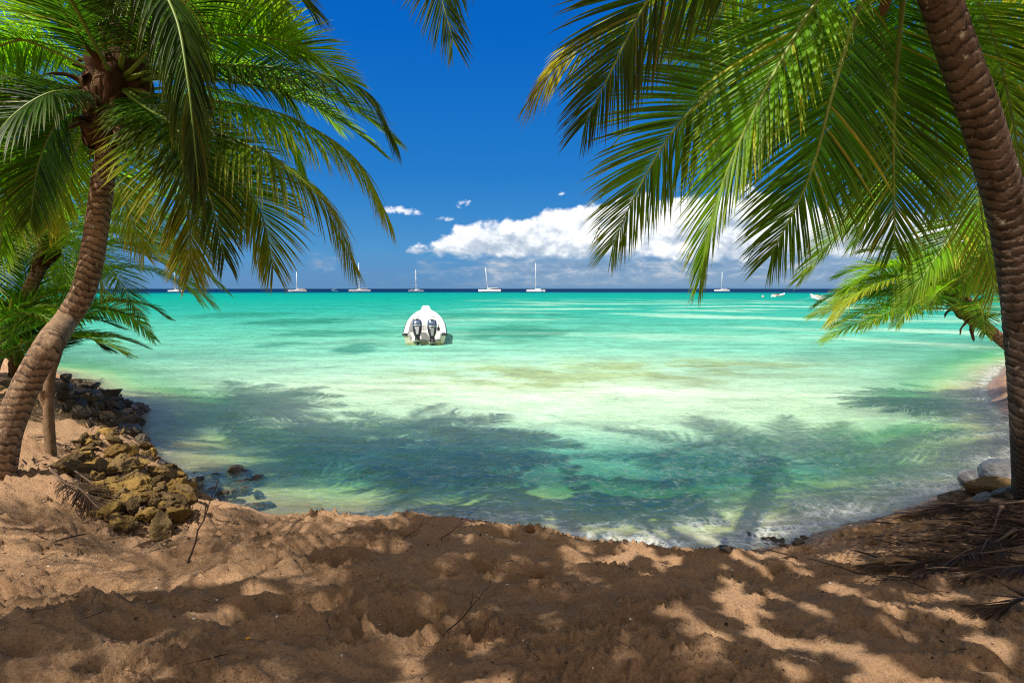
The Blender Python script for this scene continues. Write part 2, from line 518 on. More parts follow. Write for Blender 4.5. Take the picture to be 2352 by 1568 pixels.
_f = np.random.default_rng(42)
FOOT = [( _f.uniform(-5.2, 5.4), _f.uniform(2.2, 6.8), _f.uniform(0, math.pi), _f.uniform(.10, .17), _f.uniform(.045, .075), _f.uniform(.04, .085)) for _ in range(150)]
FOOT += [(-1.35, 3.55, .3, .34, .20, .11), (-.62, 3.5, 1.1, .26, .17, .10), (-2.6, 4.6, .2, .3, .15, .08), (.4, 4.9, 2.4, .25, .13, .07), (-1.9, 4.1, .9, .3, .16, .07)]

def height(x, y, detail=True):
    x, y = np.asarray(x, float), np.asarray(y, float)
    sd = shore_dist(x, y)
    lf = sstep(-2.8, -5.0, x)
    up = 1.25 * (1 - np.exp(-np.maximum(sd, 0) * (.25 + .17 * lf)))
    up = up * (1 + .25 * np.exp(-((x + 6.4) ** 2 + (y - 6.6) ** 2) / 3.0))
    far = sstep(14, 30, np.hypot(x, y))
    up = np.where(far > 0, up * (1 - .35 * far), up)
    dn = np.minimum(sd, 0)
    dep = -(1.15 * (1 - np.exp(dn * .115)) + .004 * np.minimum(-dn, 2000))
    h = np.where(sd > 0, up, dep)
    if detail:
        nr = (np.hypot(x, y) < 45) & (sd > -6)
        X, Y, Sd = x[nr], y[nr], sd[nr]
        k = .25 + .75 * sstep(-.05, .7, Sd)
        k = np.where(Sd < -.6, .18, k)
        wx = X + .25 * fbm2(X * .7, Y * .7, 3, 11)
        e = .085 * fbm2(wx * .55, Y * .9, 3, 1)
        e = e + .11 * fbm2(X * 1.0 + 4, Y * 1.5, 3, 15) * sstep(-.3, -2.0, X)
        rid = 1.15 - np.abs(fbm2(wx * .85 + 3, Y * 1.9 + .35 * X, 3, 21)) * 2.4
        e = e + .105 * rid * sstep(-.4, .5, fbm2(X * .5, Y * .5, 2, 31) + .15)
        e = e + .058 * fbm2(X * 2.1, Y * 3.0, 4, 41, .55) + .030 * fbm2(X * 7, Y * 9.5, 3, 51, .6) + .023 * fbm2(X * 25, Y * 30, 3, 61, .65)
        cl = fbm2(X * 14, Y * 15, 3, 71, .6)
        e = e + .055 * np.maximum(cl - .06, 0) * sstep(-.25, .3, fbm2(X * .9, Y * 1.1, 3, 81)) * 2.2
        for fx, fy, fa, a, b, dp in FOOT:
            q = (np.abs(X - fx) < 3 * a) & (np.abs(Y - fy) < 3 * a)
            if not q.any(): continue
            dx, dy = X[q] - fx, Y[q] - fy
            dx = dx + .03 * np.sin(dy * 40 + fx * 9); dy = dy + .02 * np.sin(dx * 33 + fy * 7)
            u = (dx * math.cos(fa) + dy * math.sin(fa)) / a; v = (-dx * math.sin(fa) + dy * math.cos(fa)) / b
            rr = np.sqrt(u * u + v * v)
            e[q] += -dp * np.exp(-rr ** 3) + .45 * dp * np.exp(-((rr - 1.35) / .33) ** 2)
        # the tide has cut a soft step where the dry sand ends
        e = e + .07 * sstep(.05, .38, Sd + .16 * fbm2(X * 1.6, Y * 1.6, 3, 91)) * (1 - .8 * sstep(.3, 1.6, X))
        hh = h[nr] + e * k - .03 * sstep(-1.0, 0.0, Sd) * (1 - sstep(0, .4, Sd))
        h[nr] = hh
    return h, sd

def on_ground(u, v, lo=1.2, hi=60):
    """the point of the terrain seen at (u, v)"""
    d = np.geomspace(lo, hi, 900)
    P = np.stack([at(u, v, k) for k in d])
    h, _ = height(P[:, 0], P[:, 1])
    h = np.maximum(h, -.02)
    i = int(np.argmax(P[:, 2] < h))
    return np.array([P[i, 0], P[i, 1], h[i]])

def polar(rs, angs):
    A, Rr = np.meshgrid(angs, rs)
    X, Y = Rr * np.sin(A), Rr * np.cos(A)
    m = len(angs)
    i = np.arange(len(rs) - 1)[:, None] * m; k = np.arange(m - 1)[None, :]
    F = np.stack([i + k + m, i + k + m + 1, i + k + 1, i + k], -1).reshape(-1, 4)
    return X.ravel(), Y.ravel(), F

rs = np.concatenate([np.linspace(.25, 1.6, 8)[:-1], np.geomspace(1.6, 10.5, 460)[:-1], np.geomspace(10.5, 45, 110)[:-1], np.geomspace(45, 30000, 60)])
an = np.concatenate([np.linspace(-180, -56, 60)[:-1], np.linspace(-56, 56, 760)[:-1], np.linspace(56, 180, 60)])
X, Y, F = polar(rs, np.radians(an))
H, SD = height(X, Y)
X0, Y0 = X.reshape(len(rs), -1), Y.reshape(len(rs), -1)

# sand -----------------------------------------------------------------------------------------------
m, t = material("coral_sand"); M_SAND = m
p = t.pos(); z = t.sep(p)[2]
n1 = t.noise(p, .9, 5, .6); n2 = t.noise(p, 55, 6, .78); n3 = t.noise(p, 190, 3, .7); n4 = t.noise(p, 7, 5, .6)
c = t.mix(t.mrange(n1, .35, .65), (.56, .315, .165), (.69, .43, .24))
c = t.mix(t.mrange(n4, .35, .7), c, (.61, .36, .19))
c = t.mix(t.math('MULTIPLY', t.mrange(n2, .45, .66), .75), c, (.29, .155, .082))
c = t.mix(t.math('MULTIPLY', t.mrange(n3, .55, .75), .55), c, (.70, .56, .40))
vd = t.voro(p, 42); c = t.mix(t.math('MULTIPLY', t.mrange(vd, .22, .08), t.mrange(t.noise(p, 2.6, 4), .42, .6)), c, (.085, .045, .025))
wet = t.mrange(t.math('ADD', z, t.math('MULTIPLY', t.math('SUBTRACT', n1, .5), .16)), .30, .05, 0, 1, True)
c = t.mix(t.math('MULTIPLY', wet, .75), c, (.15, .092, .056))
pale = t.mrange(z, .0, -.16, 0, 1, True)
c = t.mix(pale, c, t.mix(t.mrange(n4, .3, .7), (.56, .52, .28), (.74, .70, .44)))
h = t.math('ADD', t.math('MULTIPLY', n2, .75), t.math('MULTIPLY', n3, .30))
rough = t.mrange(wet, 0, 1, .95, .32)
t.out(t.principled(c, rough, .25, 0, t.bump(h, t.mrange(z, -.1, .1, .2, 1.0), .07)))
beach = mk("sand_ground", np.stack([X, Y, H], 1), F, M_SAND, None, True)
tag(beach, "brown trampled coral sand running down under clear water", "sand", kind="structure")

# sea ------------------------------------------------------------------------------------------------
rs = np.concatenate([np.geomspace(4.6, 26, 430)[:-1], np.geomspace(26, 110, 150)[:-1], np.geomspace(110, 1200, 120)[:-1], np.geomspace(1200, 45000, 30)])
an = np.concatenate([np.linspace(-100, -52, 40)[:-1], np.linspace(-52, 52, 700)[:-1], np.linspace(52, 100, 40)])
X, Y, F = polar(rs, np.radians(an))
Hs, SD = height(X, Y, False)
rr = np.hypot(X, Y); D = -SD
# ripples: long low swell near the horizon, short crossed wavelets near the beach
fade = sstep(.0, 1.0, D) * (1 - sstep(60, 160, rr))
wy = Y + .5 * fbm2(X * .25, Y * .25, 2, 301)
wl = .030 * fbm2(X * .55 + .18 * Y, wy * 1.5, 3, 302) + .020 * fbm2(X * 1.6 - .7 * Y, wy * 3.2, 3, 303)
cr = 1 - 2 * np.abs(fbm2(X * .9 + .5 * Y, wy * 2.2 - .5 * X, 3, 304))
wl = wl + .016 * cr * sstep(20, 6, rr) + .008 * fbm2(X * 4.5 + 1.5 * Y, wy * 7.5, 2, 305) * sstep(16, 6, rr)
# two low breaking swells out on the right
wl = wl + .009 * (1 - 2 * np.abs(fbm2(X * 2.0 + .9 * Y, wy * 4.6 - .8 * X, 2, 307))) * sstep(22, 9, rr)
Z = wl * fade * 2.1
Z = Z + .012 * np.exp(-((D - .25) / .25) ** 2) * (1 + fbm2(X * 2.5, Y * 2.5, 2, 306))
Z = np.where(SD > .8, Z - .5, Z)
# water and bottom colour; nearest stops darkened to teal to deepen the palms' shade
def cm(stops, v):
    xs = [a for a, _ in stops]; cs = np.array([b for _, b in stops])
    return np.stack([np.interp(v, xs, cs[:, k]) for k in range(3)], 1)
yy = np.maximum(Y, .1) + 2.0 * fbm2(X * .06, Y * .02, 3, 311)
lr = np.log(np.maximum(rr * (1 + .10 * fbm2(X * .03, Y * .03, 3, 312)), 1))
G = np.log
body = cm([(G(5), (.10, .19, .10)), (G(8.5), (.06, .24, .16)), (G(10.5), (.11, .40, .28)), (G(13.5), (.54, .80, .53)), (G(18), (.62, .85, .58)), (G(22), (.37, .66, .47)), (G(29), (.15, .44, .315)),
           (G(45), (.075, .355, .265)), (G(80), (.018, .285, .225)), (G(170), (.001, .245, .195)), (G(330), (.0, .215, .178)), (G(420), (.0, .16, .165)),
           (G(480), (.0, .05, .115)), (G(700), (.0, .018, .06)), (G(3000), (.0, .014, .05))], lr)
def patch(col, m):
    global body
    body = body * (1 - m[:, None]) + np.array(col) * m[:, None]
# weed beds: long dark streaks across the middle distance
st = fbm2(X * .035, rr * .16, 4, 321, .55)
patch((.012, .15, .10), .62 * sstep(.12, .42, st) * sstep(24, 34, rr) * (1 - sstep(90, 240, rr)) * sstep(-6, 8, 12 - X))
st2 = fbm2(X * .012, rr * .035, 3, 325, .55)
patch((.01, .18, .14), .40 * sstep(.12, .45, st2) * sstep(60, 100, rr) * (1 - sstep(250, 330, rr)))
st3 = fbm2(X * .05 + 9, rr * .10, 3, 327, .55)
patch((.34, .58, .44), .72 * sstep(-.08, .35, st3) * sstep(24, 36, rr) * (1 - sstep(110, 200, rr)) * sstep(-16, 8, X))
# olive weed bed in front of the boat
ol = np.exp(-(((X - .8) / 5.2) ** 2 + ((Y - 19.6) / 3.2) ** 2)) + .8 * np.exp(-(((X - 7.0) / 5.5) ** 2 + ((Y - 22.0) / 3.0) ** 2))
ol = ol * (.5 + 1.0 * fbm2(X * .45, Y * .55, 5, 331, .62)) * 1.3
patch((.25, .33, .115), np.clip(.82 * sstep(.0, .85, ol), 0, 1))
for cu, cv, ru, rv, k in ((690, 738, 120, 8, .55), (820, 800, 60, 12, .55), (560, 722, 110, 6, .5), (1170, 762, 130, 16, .5), (760, 765, 150, 8, .45), (1130, 722, 200, 5, .4), (640, 790, 60, 7, .4)):
    c0 = onz(cu, cv); sx = ru / FPX * c0[1]; sy = abs(onz(cu, cv - rv)[1] - c0[1])
    g = np.exp(-(((X - c0[0]) / sx) ** 2 + ((Y - c0[1]) / sy) ** 2)) * (1 + 1.2 * fbm2(X * .5, Y * .4, 4, int(cu), .6))
    patch((.012, .16, .11), np.clip(k * 1.3 * sstep(.15, .7, g), 0, 1))
clear = .94 - .64 * sstep(.0, 3.6, D + .8 * fbm2(X * .5, Y * .5, 3, 361)) - .30 * sstep(3.5, 10, D)
lft = sstep(-3.5, -6.5, X) * sstep(15, 8, rr)
clear = np.clip(clear, 0, 1)
foam = np.exp(-((D - .25) / .42) ** 2) * (.25 + .75 * sstep(-.6, 1.2, X)) + .55 * np.exp(-((D - 1.0) / .8) ** 2) * sstep(.5, 2.5, X)
foam = foam + .9 * np.exp(-((X + 7.2) ** 2 + (Y - 12.2) ** 2) / .35)
foam = foam + .9 * np.exp(-((D - .10 - .08 * fbm2(X * 2.2, Y * 2.2, 3, 371)) / .11) ** 2) * (.35 + .65 * sstep(-1.5, .8, X))
foam = .62 * foam * (.55 + .9 * fbm2(X * .9, Y * .9, 3, 341))
dist = np.clip(rr / 60, 0, 1)
m, t = material("sea_water"); M_SEA = m
p = t.pos(); bc = t.attr('body', 'Color'); cl = t.attr('clear'); fo = t.attr('foam'); ds = t.attr('dist')
ps = t.vmath('MULTIPLY', p, (.55, 1.35, 1)); pr = t.vmath('MULTIPLY', p, (1.0, 2.2, 1))
w1 = t.noise(ps, 3.2, 5, .6, .6); w2 = t.noise(pr, 11, 4, .6, .4); w3 = t.noise(t.vmath('MULTIPLY', p, (.10, .32, 1)), 2.2, 6, .68, .3)
hh = t.math('ADD', t.math('MULTIPLY', w1, .75), t.math('MULTIPLY', w2, .28))
hh = t.math('ADD', hh, t.math('MULTIPLY', w3, t.mrange(ds, .1, .6, 0, 2.6)))
nb = t.bump(hh, t.mrange(ds, 0, 1, 1.0, .8), t.mrange(ds, .05, .8, .17, .24))
w4 = t.noise(t.vmath('MULTIPLY', p, (.55, .9, 1)), 1.1, 7, .66, .5)
mod = t.math('MULTIPLY', t.mrange(w3, .32, .68, .72, 1.20), t.mrange(w4, .32, .68, .80, 1.14))
bcol = t.mix(1.0, bc, t.comb(mod, mod, mod), 'MULTIPLY')
dif = t.n.new('ShaderNodeBsdfDiffuse'); t.l.new(bcol, dif.inputs[0]); t.l.new(nb, dif.inputs['Normal'])
tr = t.n.new('ShaderNodeBsdfTransparent'); t.set(tr.inputs[0], t.mix(t.mrange(cl, .95, .55), (.88, .95, .78), (.30, .80, .52)))
under = t.mixsh(cl, dif.outputs[0], tr.outputs[0])
gl = t.n.new('ShaderNodeBsdfGlossy'); t.set(gl.inputs['Roughness'], t.mrange(ds, 0, 1, .06, .22)); t.l.new(nb, gl.inputs['Normal'])
fr = t.n.new('ShaderNodeFresnel'); fr.inputs[0].default_value = 1.33; t.l.new(nb, fr.inputs['Normal'])
ff = t.math('MINIMUM', t.math('MULTIPLY', fr.outputs[0], t.mrange(ds, .05, .7, .60, .3)), t.mrange(ds, .08, .6, .5, .045))
sh = t.mixsh(ff, under, gl.outputs[0])
pf = t.vmath('ADD', p, t.vmath('MULTIPLY', t.comb(w1, w2, 0), (.35, .25, 0)))
v1 = t.voro(pf, 4.2, 'DISTANCE_TO_EDGE'); v2 = t.voro(pf, 11.0, 'DISTANCE_TO_EDGE')
lace = t.math('MAXIMUM', t.mrange(v1, .10, .01), t.math('MULTIPLY', t.mrange(v2, .16, .02), .8))
fm = t.math('MULTIPLY', t.mrange(t.math('ADD', fo, t.math('MULTIPLY', t.math('SUBTRACT', t.noise(p, 2.6, 5, .65), .5), .9)), .18, .75), lace, clamp=True)
fd = t.n.new('ShaderNodeBsdfDiffuse'); fd.inputs[0].default_value = (.78, .80, .80, 1)
sh = t.mixsh(t.math('MULTIPLY', fm, .42), sh, fd.outputs[0])
t.out(sh)
sea = mk("sea_water", np.stack([X, Y, Z], 1), F, M_SEA, None, True, {"clear": clear, "foam": foam, "dist": dist}, {"body": body})
tag(sea, "clear shallow turquoise sea darkening to navy at the horizon", "sea", kind="structure")

# ------------------------------------------------------------------ light and sky
SUN_AZ, SUN_EL = math.atan2(-.76, -.65), R(56)          # the sun stands behind the camera on the left
sd_ = bpy.data.lights.new("sun", 'SUN'); sd_.energy = 4.8; sd_.angle = R(.53); sd_.color = (1, .94, .84)
sun = bpy.data.objects.new("sun", sd_); COL.objects.link(sun)
sdir = Vector((math.cos(SUN_EL) * math.sin(SUN_AZ), math.cos(SUN_EL) * math.cos(SUN_AZ), math.sin(SUN_EL)))
sun.rotation_euler = sdir.to_track_quat('Z', 'Y').to_euler(); sun.location = (-6, -6, 14)

w = bpy.data.worlds.new("World"); SC.world = w; w.use_nodes = True
t = NT(w.node_tree); t.n.clear()
sky = t.n.new('ShaderNodeTexSky'); sky.sky_type = 'NISHITA'; sky.sun_disc = False
sky.sun_elevation = SUN_EL; sky.sun_rotation = SUN_AZ % (2 * math.pi); sky.air_density = 1.0; sky.dust_density = .25; sky.ozone_density = 3.0
hs = t.n.new('ShaderNodeHueSaturation'); hs.inputs['Saturation'].default_value = 1.55; hs.inputs['Value'].default_value = .80
hs.inputs['Hue'].default_value = .507
t.l.new(sky.outputs[0], hs.inputs['Color'])
dv = t.n.new('ShaderNodeTexCoord').outputs['Generated']
x, y, z = t.sep(dv)
az = t.math('ARCTAN2', x, y); el = t.math('ARCSINE', z)
skyc = t.mix(t.mrange(el, 0, .75), (.80, .90, 1.0), (.42, .62, 1.0))
rampc = t.ramp(t.mrange(el, 0, .62), [(0, (.42, 1.42, 3.15)), (.10, (.30, 1.60, 3.60)), (.28, (.10, 1.20, 3.55)), (.62, (.015, .80, 3.35)), (1, (.005, .62, 2.9))])
base = t.mix(.90, t.mix(1.0, hs.outputs[0], skyc, 'MULTIPLY'), rampc)
# clouds: heaped cumulus over the sea on the right, seen from a long way off
def uv2ae(u, v): return ((u - 1176) / FPX, (663 - v) / FPX)
TOP = [(905, 600), (925, 580), (960, 556), (1000, 538), (1050, 518), (1100, 505), (1135, 496), (1180, 492), (1215, 484), (1250, 470), (1290, 464), (1330, 468), (1380, 456), (1450, 450), (1550, 440), (1700, 446), (1900, 492), (2100, 530), (2352, 560)]
BOT = [(905, 585), (925, 584), (960, 592), (1000, 598), (1100, 603), (1250, 600), (1400, 602), (1600, 610), (2352, 612)]
def curve(pts):
    # a height (in the picture's units above the horizon) along the compass direction, as a ramp
    u0, u1 = 900, 2360
    f = t.mrange(az, (u0 - 1176) / FPX, (u1 - 1176) / FPX)
    return t.math('MULTIPLY', t.ramp(f, [((u - u0) / (u1 - u0), ((663 - v) / 400,) * 3) for u, v in pts]), 400 / FPX)
topc, botc = curve(TOP), curve(BOT)
def wisps(a2, e2):
    q = t.comb(a2, t.math('MULTIPLY', e2, 1.35), .4)
    big = t.noise(q, 12, 8, .56, .15)
    vv = t.n.new('ShaderNodeTexVoronoi'); vv.feature = 'SMOOTH_F1'
    t.l.new(t.vmath('ADD', q, t.vmath('MULTIPLY', t.comb(big, big, 0), (.03, .03, 0))), vv.inputs['Vector'])
    vv.inputs['Scale'].default_value = 34; vv.inputs['Detail'].default_value = 3; vv.inputs['Roughness'].default_value = .55
    return t.math('ADD', t.math('MULTIPLY', t.math('SUBTRACT', big, .5), 1.5), t.math('MULTIPLY', t.math('SUBTRACT', .42, vv.outputs[0]), .75))
nA = wisps(az, el)
nB = wisps(t.math('ADD', az, -.006), t.math('ADD', el, .012))
up_ = t.math('DIVIDE', t.math('SUBTRACT', topc, el), 30 / FPX)
dn_ = t.math('DIVIDE', t.math('SUBTRACT', el, botc), 24 / FPX)
body_ = t.math('MINIMUM', t.math('ADD', up_, t.math('MULTIPLY', nA, 1.5)), t.math('ADD', dn_, t.math('MULTIPLY', nA, .9)))
cov = t.mrange(body_, -.10, .55, 0, 1, True)
# the small detached puffs
env = None
for u, v, ru, rv, k in [(958, 493, 26, 9, 1), (914, 489, 26, 10, 1), (1016, 507, 26, 6, .9), (1064, 473, 18, 10, .8), (1290, 452, 10, 4, .6)]:
    a0, e0 = uv2ae(u, v)
    da = t.math('DIVIDE', t.math('SUBTRACT', az, a0), ru / FPX); de = t.math('DIVIDE', t.math('SUBTRACT', el, e0), rv / FPX)
    g = t.math('MULTIPLY', t.math('SUBTRACT', 1, t.math('ADD', t.math('MULTIPLY', da, da), t.math('MULTIPLY', de, de))), k)
    env = g if env is None else t.math('MAXIMUM', env, g)
fineq = t.noise(t.comb(az, t.math('MULTIPLY', el, 1.4), 8.0), 42, 7, .66, .4)
cov = t.math('MAXIMUM', cov, t.mrange(t.math('ADD', env, t.math('MULTIPLY', t.math('SUBTRACT', fineq, .52), 6.5)), -.1, 1.6, 0, .92, True))
rel = t.math('DIVIDE', t.math('SUBTRACT', el, botc), t.math('MAXIMUM', t.math('SUBTRACT', topc, botc), .004))
lit = t.math('ADD', t.mrange(rel, 0, .8, .14, .84), t.math('MULTIPLY', t.math('SUBTRACT', nA, nB), .85))
lit = t.math('ADD', lit, t.math('MULTIPLY', t.math('SUBTRACT', t.noise(t.comb(az, t.math('MULTIPLY', el, 1.8), 3.0), 10, 6, .58), .5), 1.5))
lit = t.math('MAXIMUM', lit, t.mrange(env, -2, 0, 0, .8))
ccol = t.ramp(lit, [(0, (.36, .45, .57)), (.28, (.52, .59, .68)), (.52, (.78, .82, .87)), (.78, (1.0, 1.0, 1.0))])
# low grey banks lying along the horizon
bq = t.comb(az, t.math('MULTIPLY', el, 3.2), 1.7)
bn = t.noise(bq, 9, 8, .62, .4)
bank = t.math('MULTIPLY', t.mrange(t.math('ADD', bn, t.mrange(az, -.26, .10, -.16, .20)), .40, .60, 0, 1, True), t.math('MULTIPLY', t.mrange(el, -.002, .008), t.mrange(el, .062, .040)))
bsh = t.noise(t.comb(az, t.math('MULTIPLY', el, 2.6), 5.0), 26, 7, .62, .3)
bcol = t.ramp(bsh, [(.36, (.17, .27, .42)), (.52, (.27, .37, .50)), (.62, (.50, .54, .60)), (.74, (.86, .82, .80))])
bcol = t.mix(t.mrange(el, .03, .0), bcol, (.20, .31, .45))
cs = 7.2
colr = t.mix(t.math('MULTIPLY', bank, .78), base, t.vmath('SCALE', bcol, scale=cs * 1.02))
colr = t.mix(cov, colr, t.vmath('SCALE', ccol, scale=cs))
frontc = colr
colr = base
# unseen bright cloud added behind the camera and overhead as warm fill light
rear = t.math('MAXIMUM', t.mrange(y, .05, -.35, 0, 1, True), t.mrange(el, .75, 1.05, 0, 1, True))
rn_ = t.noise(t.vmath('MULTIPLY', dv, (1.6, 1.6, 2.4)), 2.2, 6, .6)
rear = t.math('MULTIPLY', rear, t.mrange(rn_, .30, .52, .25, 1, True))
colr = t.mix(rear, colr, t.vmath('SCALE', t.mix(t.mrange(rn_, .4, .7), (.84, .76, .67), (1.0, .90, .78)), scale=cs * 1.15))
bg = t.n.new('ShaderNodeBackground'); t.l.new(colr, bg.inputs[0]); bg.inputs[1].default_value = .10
bg2 = t.n.new('ShaderNodeBackground'); t.l.new(frontc, bg2.inputs[0]); bg2.inputs[1].default_value = .10
sector = t.math('MULTIPLY', t.math('LESS_THAN', el, .22), t.math('GREATER_THAN', y, .2))
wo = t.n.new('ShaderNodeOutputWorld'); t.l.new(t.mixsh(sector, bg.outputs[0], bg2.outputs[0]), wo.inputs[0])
SC.view_settings.view_transform = 'Standard'; SC.view_settings.look = 'None'; SC.view_settings.exposure = 0.72; SC.view_settings.gamma = 1
SC.cycles.max_bounces = 6; SC.cycles.transparent_max_bounces = 8; SC.cycles.diffuse_bounces = 2; SC.cycles.glossy_bounces = 3
SC.cycles.caustics_reflective = False; SC.cycles.caustics_refractive = False
SC.cycles.use_denoising = True; SC.cycles.denoising_prefilter = 'NONE'
SC.cycles.sample_clamp_direct = 6; SC.cycles.sample_clamp_indirect = 4
SC.cycles.filter_width = 1.15

# ------------------------------------------------------------------ palms
def px(path): return [at(*q) for q in path]

def palm(name, label, trunk_pts, radii, crown, fronds, cat="palm tree", bark=None, heart=True, heart_r=.26, spacing=.095, seed=0, arcs=(), group=None, bole=1.5, boots=16, bole_len=.45, scraps=7, **kw):
    base = np.array(trunk_pts[0]) if trunk_pts is not None else np.array(crown)
    root = empty(name, tuple(base)); tag(root, label, cat, group)
    inv = Matrix.Translation(-Vector(base))
    if trunk_pts is not None:
        trunk(trunk_pts, radii, root, bark or M_BARK, spacing, seed, bole, bole_len)
        up = np.array(trunk_pts[-1]) - np.array(trunk_pts[-2])
    else: up = np.array((0, 0, 1.))
    c = np.array(crown)
    if heart: crown_heart(root, c, up, heart_r, seed, boots, scraps)
    for k, (path, o) in enumerate(fronds):
        P = px(path)
        o = dict(o); o.setdefault('seed', seed * 100 + k)
        for a, b in kw.items(): o.setdefault(a, b)
        frond([c + .12 * unit(P[0] - c)] + P, root, **o)
    for k, a in enumerate(arcs):
        o = dict(a[1]); o.setdefault('seed', seed * 100 + 50 + k)
        for q, b in kw.items(): o.setdefault(q, b)
        frond(arc(c, *a[0]), root, **o)
    for ch in root.children: ch.matrix_parent_inverse = inv
    return root

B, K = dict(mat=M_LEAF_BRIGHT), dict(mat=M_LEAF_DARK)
# the leaning palm on the left
pb = on_ground(4, 1085); base_d = pb[1] * cp + (CAM_Z - pb[2]) * sp
C1 = at(266, 195, 8.0)
T1 = [pb - np.array([.05, 0, .25]), at(12, 1015, base_d), at(33, 950, base_d + .05), at(63, 879, base_d + .1), at(114, 790, base_d + .2), at(150, 738, 7.8), at(182, 690, 7.8), at(199, 645, 7.82), at(212, 590, 7.85), at(228, 480, 7.9), at(243, 370, 7.95), at(262, 230, 8.0)]
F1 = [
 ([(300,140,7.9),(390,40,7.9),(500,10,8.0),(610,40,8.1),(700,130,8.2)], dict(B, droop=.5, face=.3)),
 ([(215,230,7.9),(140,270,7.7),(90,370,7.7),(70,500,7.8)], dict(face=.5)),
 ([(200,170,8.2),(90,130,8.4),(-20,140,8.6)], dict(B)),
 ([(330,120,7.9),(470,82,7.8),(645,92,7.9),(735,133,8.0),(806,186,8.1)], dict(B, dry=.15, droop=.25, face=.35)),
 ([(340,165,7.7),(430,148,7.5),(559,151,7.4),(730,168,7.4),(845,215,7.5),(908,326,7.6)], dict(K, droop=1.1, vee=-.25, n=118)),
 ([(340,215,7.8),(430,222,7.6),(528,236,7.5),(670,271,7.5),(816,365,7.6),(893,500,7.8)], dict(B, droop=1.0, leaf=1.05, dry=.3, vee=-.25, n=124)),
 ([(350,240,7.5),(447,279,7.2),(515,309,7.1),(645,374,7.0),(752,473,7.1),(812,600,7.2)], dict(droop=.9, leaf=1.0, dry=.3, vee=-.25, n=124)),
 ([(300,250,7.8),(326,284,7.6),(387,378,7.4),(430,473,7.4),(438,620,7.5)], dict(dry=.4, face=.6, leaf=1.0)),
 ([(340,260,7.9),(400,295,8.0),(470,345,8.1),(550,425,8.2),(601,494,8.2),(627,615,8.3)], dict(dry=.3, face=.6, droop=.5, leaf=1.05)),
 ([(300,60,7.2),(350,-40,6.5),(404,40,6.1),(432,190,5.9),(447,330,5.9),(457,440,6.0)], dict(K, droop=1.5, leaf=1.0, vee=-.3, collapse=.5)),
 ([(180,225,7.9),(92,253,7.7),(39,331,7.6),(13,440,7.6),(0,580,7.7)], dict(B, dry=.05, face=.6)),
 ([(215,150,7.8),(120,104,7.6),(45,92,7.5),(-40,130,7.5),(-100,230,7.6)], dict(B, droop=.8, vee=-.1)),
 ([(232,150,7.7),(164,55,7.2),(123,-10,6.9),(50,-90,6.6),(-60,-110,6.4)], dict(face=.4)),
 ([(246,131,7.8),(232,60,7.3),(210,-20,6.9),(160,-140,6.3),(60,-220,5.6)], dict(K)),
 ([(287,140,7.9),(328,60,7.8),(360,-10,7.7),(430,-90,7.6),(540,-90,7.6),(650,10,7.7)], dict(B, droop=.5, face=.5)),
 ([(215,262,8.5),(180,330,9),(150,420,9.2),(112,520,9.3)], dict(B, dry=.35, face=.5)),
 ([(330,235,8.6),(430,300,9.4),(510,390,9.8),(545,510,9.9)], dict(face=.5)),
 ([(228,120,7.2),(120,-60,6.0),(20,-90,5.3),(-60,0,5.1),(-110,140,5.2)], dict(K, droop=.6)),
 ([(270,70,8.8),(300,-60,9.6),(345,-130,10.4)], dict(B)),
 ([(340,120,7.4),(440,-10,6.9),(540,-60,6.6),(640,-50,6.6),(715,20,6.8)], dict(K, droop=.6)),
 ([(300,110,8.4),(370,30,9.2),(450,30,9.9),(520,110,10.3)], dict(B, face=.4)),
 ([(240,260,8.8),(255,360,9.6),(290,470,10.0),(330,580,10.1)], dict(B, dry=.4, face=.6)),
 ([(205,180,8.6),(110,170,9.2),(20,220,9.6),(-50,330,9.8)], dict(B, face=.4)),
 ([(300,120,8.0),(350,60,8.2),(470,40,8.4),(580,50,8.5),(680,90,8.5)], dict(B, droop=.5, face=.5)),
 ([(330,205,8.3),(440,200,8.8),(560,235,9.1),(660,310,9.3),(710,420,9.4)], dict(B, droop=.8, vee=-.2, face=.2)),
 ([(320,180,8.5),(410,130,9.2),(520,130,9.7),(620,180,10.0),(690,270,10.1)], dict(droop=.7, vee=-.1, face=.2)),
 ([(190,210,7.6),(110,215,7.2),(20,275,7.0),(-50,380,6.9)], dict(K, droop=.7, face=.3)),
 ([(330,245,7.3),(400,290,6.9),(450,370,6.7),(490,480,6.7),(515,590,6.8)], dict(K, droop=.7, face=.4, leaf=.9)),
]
 
A1 = [((az, el, L, bd), dict(B if k % 2 else {}, leaf=.85, n=100)) for k, (az, el, L, bd) in enumerate(
     [(100, 65, 3.7, 95), (40, 35, 3.7, 75), (75, 20, 3.8, 62), (95, 8, 3.7, 50), (330, 45, 3.7, 85), (300, 60, 3.6, 95), (285, 30, 3.7, 80), (265, 50, 3.7, 95), (240, 30, 3.6, 85),
      (310, 0, 3.4, 55), (280, 5, 3.5, 60)])]
palm("coconut_palm", "leaning coconut palm with a bare ringed trunk rising from the sand behind the yellow rocks", T1, [.125, .126, .128, .13, .133, .135, .133, .13, .122], C1, F1, seed=1, arcs=A1, spacing=.085, bole=1.15, heart_r=.34, boots=34, scraps=12)

